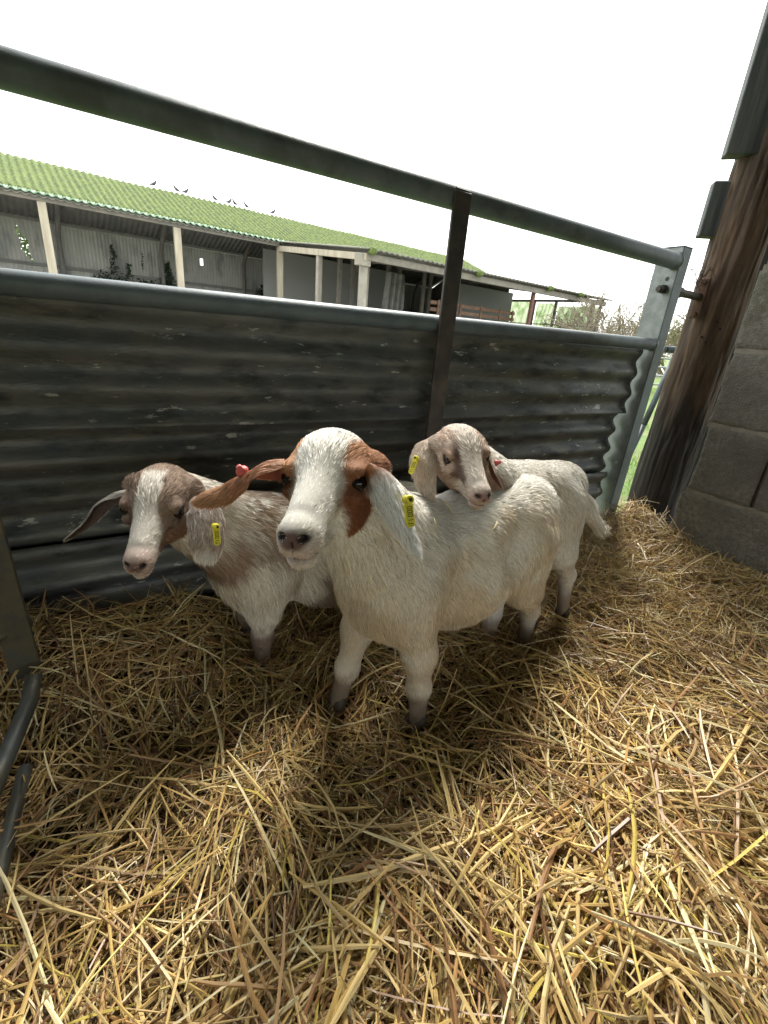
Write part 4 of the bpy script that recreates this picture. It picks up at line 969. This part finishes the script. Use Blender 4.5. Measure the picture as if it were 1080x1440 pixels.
    legs=[dict(p=[ch+lf*.035-UP*.02,(.29,.965,.18),(.29,.97,.09),(.295,.965,-.02)],r=[.05,.034,.022,.018]),
          dict(p=[ch-lf*.04-UP*.02,(.23,1.04,.18),(.22,1.05,.09),(.22,1.05,-.02)],r=[.05,.034,.022,.018]),
          dict(p=[hp+lf*.04,(.462,1.065,.225),(.525,1.130,.13),(.545,1.135,-.02)],r=[.058,.040,.0200,.0155]),
          dict(p=[hp-lf*.04,(.41,1.15,.21),(.47,1.20,.125),(.47,1.21,-.02)],r=[.060,.040,.0200,.0155])]
    tail=dict(p=[hp-fw*.06+UP*.05,P(796,688,1.20),P(815,708,1.20),P(834,729,1.19)],r=[.030,.026,.027,.016],fl=.040)
    body=kid_body(ch,md,hp,.098,.080,legs,tail,fw,fl=.017,bl=.62)
    def col3(h,X,tg):
        n=fbm(X,40,24)-.5;n2=fbm(X,14,28)-.5;n3=fbm(X,130,3)-.5
        c=np.tile(np.array([.82,.785,.71]),(len(X),1))*(1+.18*n2+.1*n)[:,None]
        x,y,z=h.T; isH=sstep(.3,.6,tagw(tg,'head','muzzle'))
        hb=mixc(np.tile(np.array([.40,.27,.20]),(len(X),1)),(.56,.46,.38),sstep(-.15,.2,n+n3*.8))
        blaze=sstep(.020,.011,np.abs(y)-.004+n*.012)*sstep(-.01,.03,x+.02); top=sstep(.012,.0,x+n*.03)*sstep(.03,.015,np.abs(y)+n*.02)
        hcx=mixc(hb,(.70,.63,.55),np.clip(blaze+top,0,1)*.85)
        st=sstep(.016,.021,np.abs(y)+n*.006)*sstep(.034,.026,np.abs(y)+n*.006+ .1*(x-.06))*sstep(.035,.05,x)*sstep(.10,.085,x)*sstep(-.035,-.02,z+(x-.06)*.2)
        hcx=mixc(hcx,(.10,.06,.05),.85*st*(y<0)); hcx=mixc(hcx,(.20,.12,.09),.4*st*(y>0))
        mz=np.exp(-(((h-[.122,0,-.034])/[.03,.026,.026])**2).sum(1)); hcx=mixc(hcx,(.62,.48,.42),sstep(.3,.7,mz))
        c=mixc(c,(.30,.17,.12),.9*sstep(.3,.6,tagw(tg,'throat')))
        c=mixc(c,(.55,.47,.38),.4*sstep(-.1,.2,n2))
        c=mixc(c,(.26,.18,.11),.8*sstep(.12,.05,X[:,2]+n*.03)*tagw(tg,'leg1','leg2'))
        return c*(1-isH[:,None])+hcx*isH[:,None]
    g1=[P(607,618,.775),P(598,628,.765),P(593,648,.755),P(599,675,.752),P(606,700,.755)]
    g2=[P(679,616,.79),P(686,628,.785),P(690,645,.775),P(696,668,.765),P(706,684,.765)]
    tan=lambda t,v,X:mixc(np.tile(np.array([.50,.39,.30]),(len(t),1)),(.60,.52,.44),sstep(-.1,.2,fbm(X,120,5)-.5))
    build_goat(dict(loc=(.38,1.09,0),label='tan-faced goat kid standing behind and resting its chin on the back of another kid',c=(.120,.748,.538),f=(.22,-.965,-.13),u=(-.085,-.10,.99),k=.86,body=body,
      neck=(ch+UP*.05-fw*.03,ch+fw*.02+UP*.045),nr=.055,nr2=.060,col=col3,n=160000,w=.00105,seed=303,h=.0034,nose=(.34,.21,.185),hd=2.4,
      ears=[dict(pts=g1,w=[.020,.036,.044,.044,.034,.016],n=[toC(g1[2])+np.array([-.1,0,.4]),toC(g1[2])+np.array([-.1,0,0])],cup=.3,col=tan,colin=const((.5,.3,.25)),tag=(P(586,643,.745),P(577,667,.745)-P(586,643,.745),toC(g1[2])+np.array([-.5,0,0]),.030),n_f=9000,label='broad tan ear lying down over the shoulder with a yellow tag'),
            dict(pts=g2,w=[.014,.022,.026,.026,.022,.010],n=[(.9,-.15,.3),(.95,.1,.1)],cup=.4,col=const((.46,.36,.29)),colin=const((.35,.17,.13)),n_f=6000,button=(P(697,651,.775),(.9,-.1,.3)),label='ear seen edge on with a reddish tag button')],
      hooves=[((.295,.965,0),fw,.019),((.22,1.05,0),fw,.019),((.545,1.135,0),fw,.019),((.47,1.21,0),fw,.019)]))
def mix3(a,b,t): return np.asarray(a)*(1-t[:,None])+np.asarray(b)*t[:,None]
GV=[]
goats()
def stalks():
    V,N=GV[0]; q=(V-CAM)@RW; pr=np.stack([540+F*q[:,0]/q[:,2],720+F*q[:,1]/q[:,2]],1); fr=((CAM-V)*N).sum(1)>0
    for (px,py,a,L,lb) in ((604,737,.9,.020,'short pale straw stalk caught in the coat of the front kid, nearest its neck'),(690,742,.8,.030,'short pale straw stalk lying on the flank of the front kid'),(622,716,-1.0,.034,'thin straw stalk lying on the back of the front kid below the chin of another')):
        d=np.hypot(*(pr-[px,py]).T)+1e3*(~fr); i=np.argmin(d); c=V[i]+N[i]*.010; t=nrm(np.cross(N[i],nrm(CAM-V[i])+UP*a)); t=nrm(np.array([math.cos(a),0,math.sin(a)])-N[i]*(N[i]@np.array([math.cos(a),0,math.sin(a)])))
        m=MB(); m.tube([c-t*L/2,c+N[i]*.002,c+t*L/2-N[i]*.002],[.0009,.0013,.0006],5); props(m.build('straw_stalk',mat('stalk',(.62,.52,.28),rough=.5),None,True),lb,'straw stalk',group='straw stalks on the front kid')
stalks()
# the few stalks that fell on the front kid's back

# ------------------------------------------------------------------ light, world, camera
w=bpy.data.worlds.new('World'); sc.world=w; w.use_nodes=True; nt=w.node_tree; bg=nt.nodes['Background']
sky=nt.nodes.new('ShaderNodeTexSky'); sky.sky_type='NISHITA'; sky.sun_disc=False
SUN_EL=math.radians(52); SUN_AZ=math.radians(SUNAZ:=80)   # azimuth counted from +X
sky.sun_elevation=SUN_EL; sky.sun_rotation=math.radians(90)-SUN_AZ; sky.dust_density=4; sky.air_density=1
mx=nt.nodes.new('ShaderNodeMix'); mx.data_type='RGBA'; mx.inputs[0].default_value=.9; nt.links.new(sky.outputs[0],mx.inputs[6]); mx.inputs[7].default_value=(10.3,10.6,10.4,1)
nt.links.new(mx.outputs[2],bg.inputs[0]); bg.inputs[1].default_value=.12
l=bpy.data.lights.new('sun','SUN'); l.energy=2.9; l.angle=math.radians(17); l.color=(1,.95,.86); lo=bpy.data.objects.new('sun',l); C.objects.link(lo)
from mathutils import Vector, Matrix
sd=Vector((math.cos(SUN_AZ)*math.cos(SUN_EL),math.sin(SUN_AZ)*math.cos(SUN_EL),math.sin(SUN_EL)))
lo.rotation_euler=sd.to_track_quat('Z','Y').to_euler(); lo.location=sd*20
cd=bpy.data.cameras.new('camera'); co=bpy.data.objects.new('camera',cd); C.objects.link(co)
cd.sensor_fit='HORIZONTAL'; cd.sensor_width=36; cd.lens=36*F/1080; cd.clip_start=.01; cd.clip_end=2000
r=RW; Mx=Matrix(((r[0][0],-r[0][1],-r[0][2],0),(r[1][0],-r[1][1],-r[1][2],0),(r[2][0],-r[2][1],-r[2][2],H),(0,0,0,1)))
co.matrix_world=Mx; sc.camera=co
sc.view_settings.view_transform='Standard'; sc.view_settings.look='None'; sc.view_settings.gamma=1; sc.view_settings.exposure=1.4
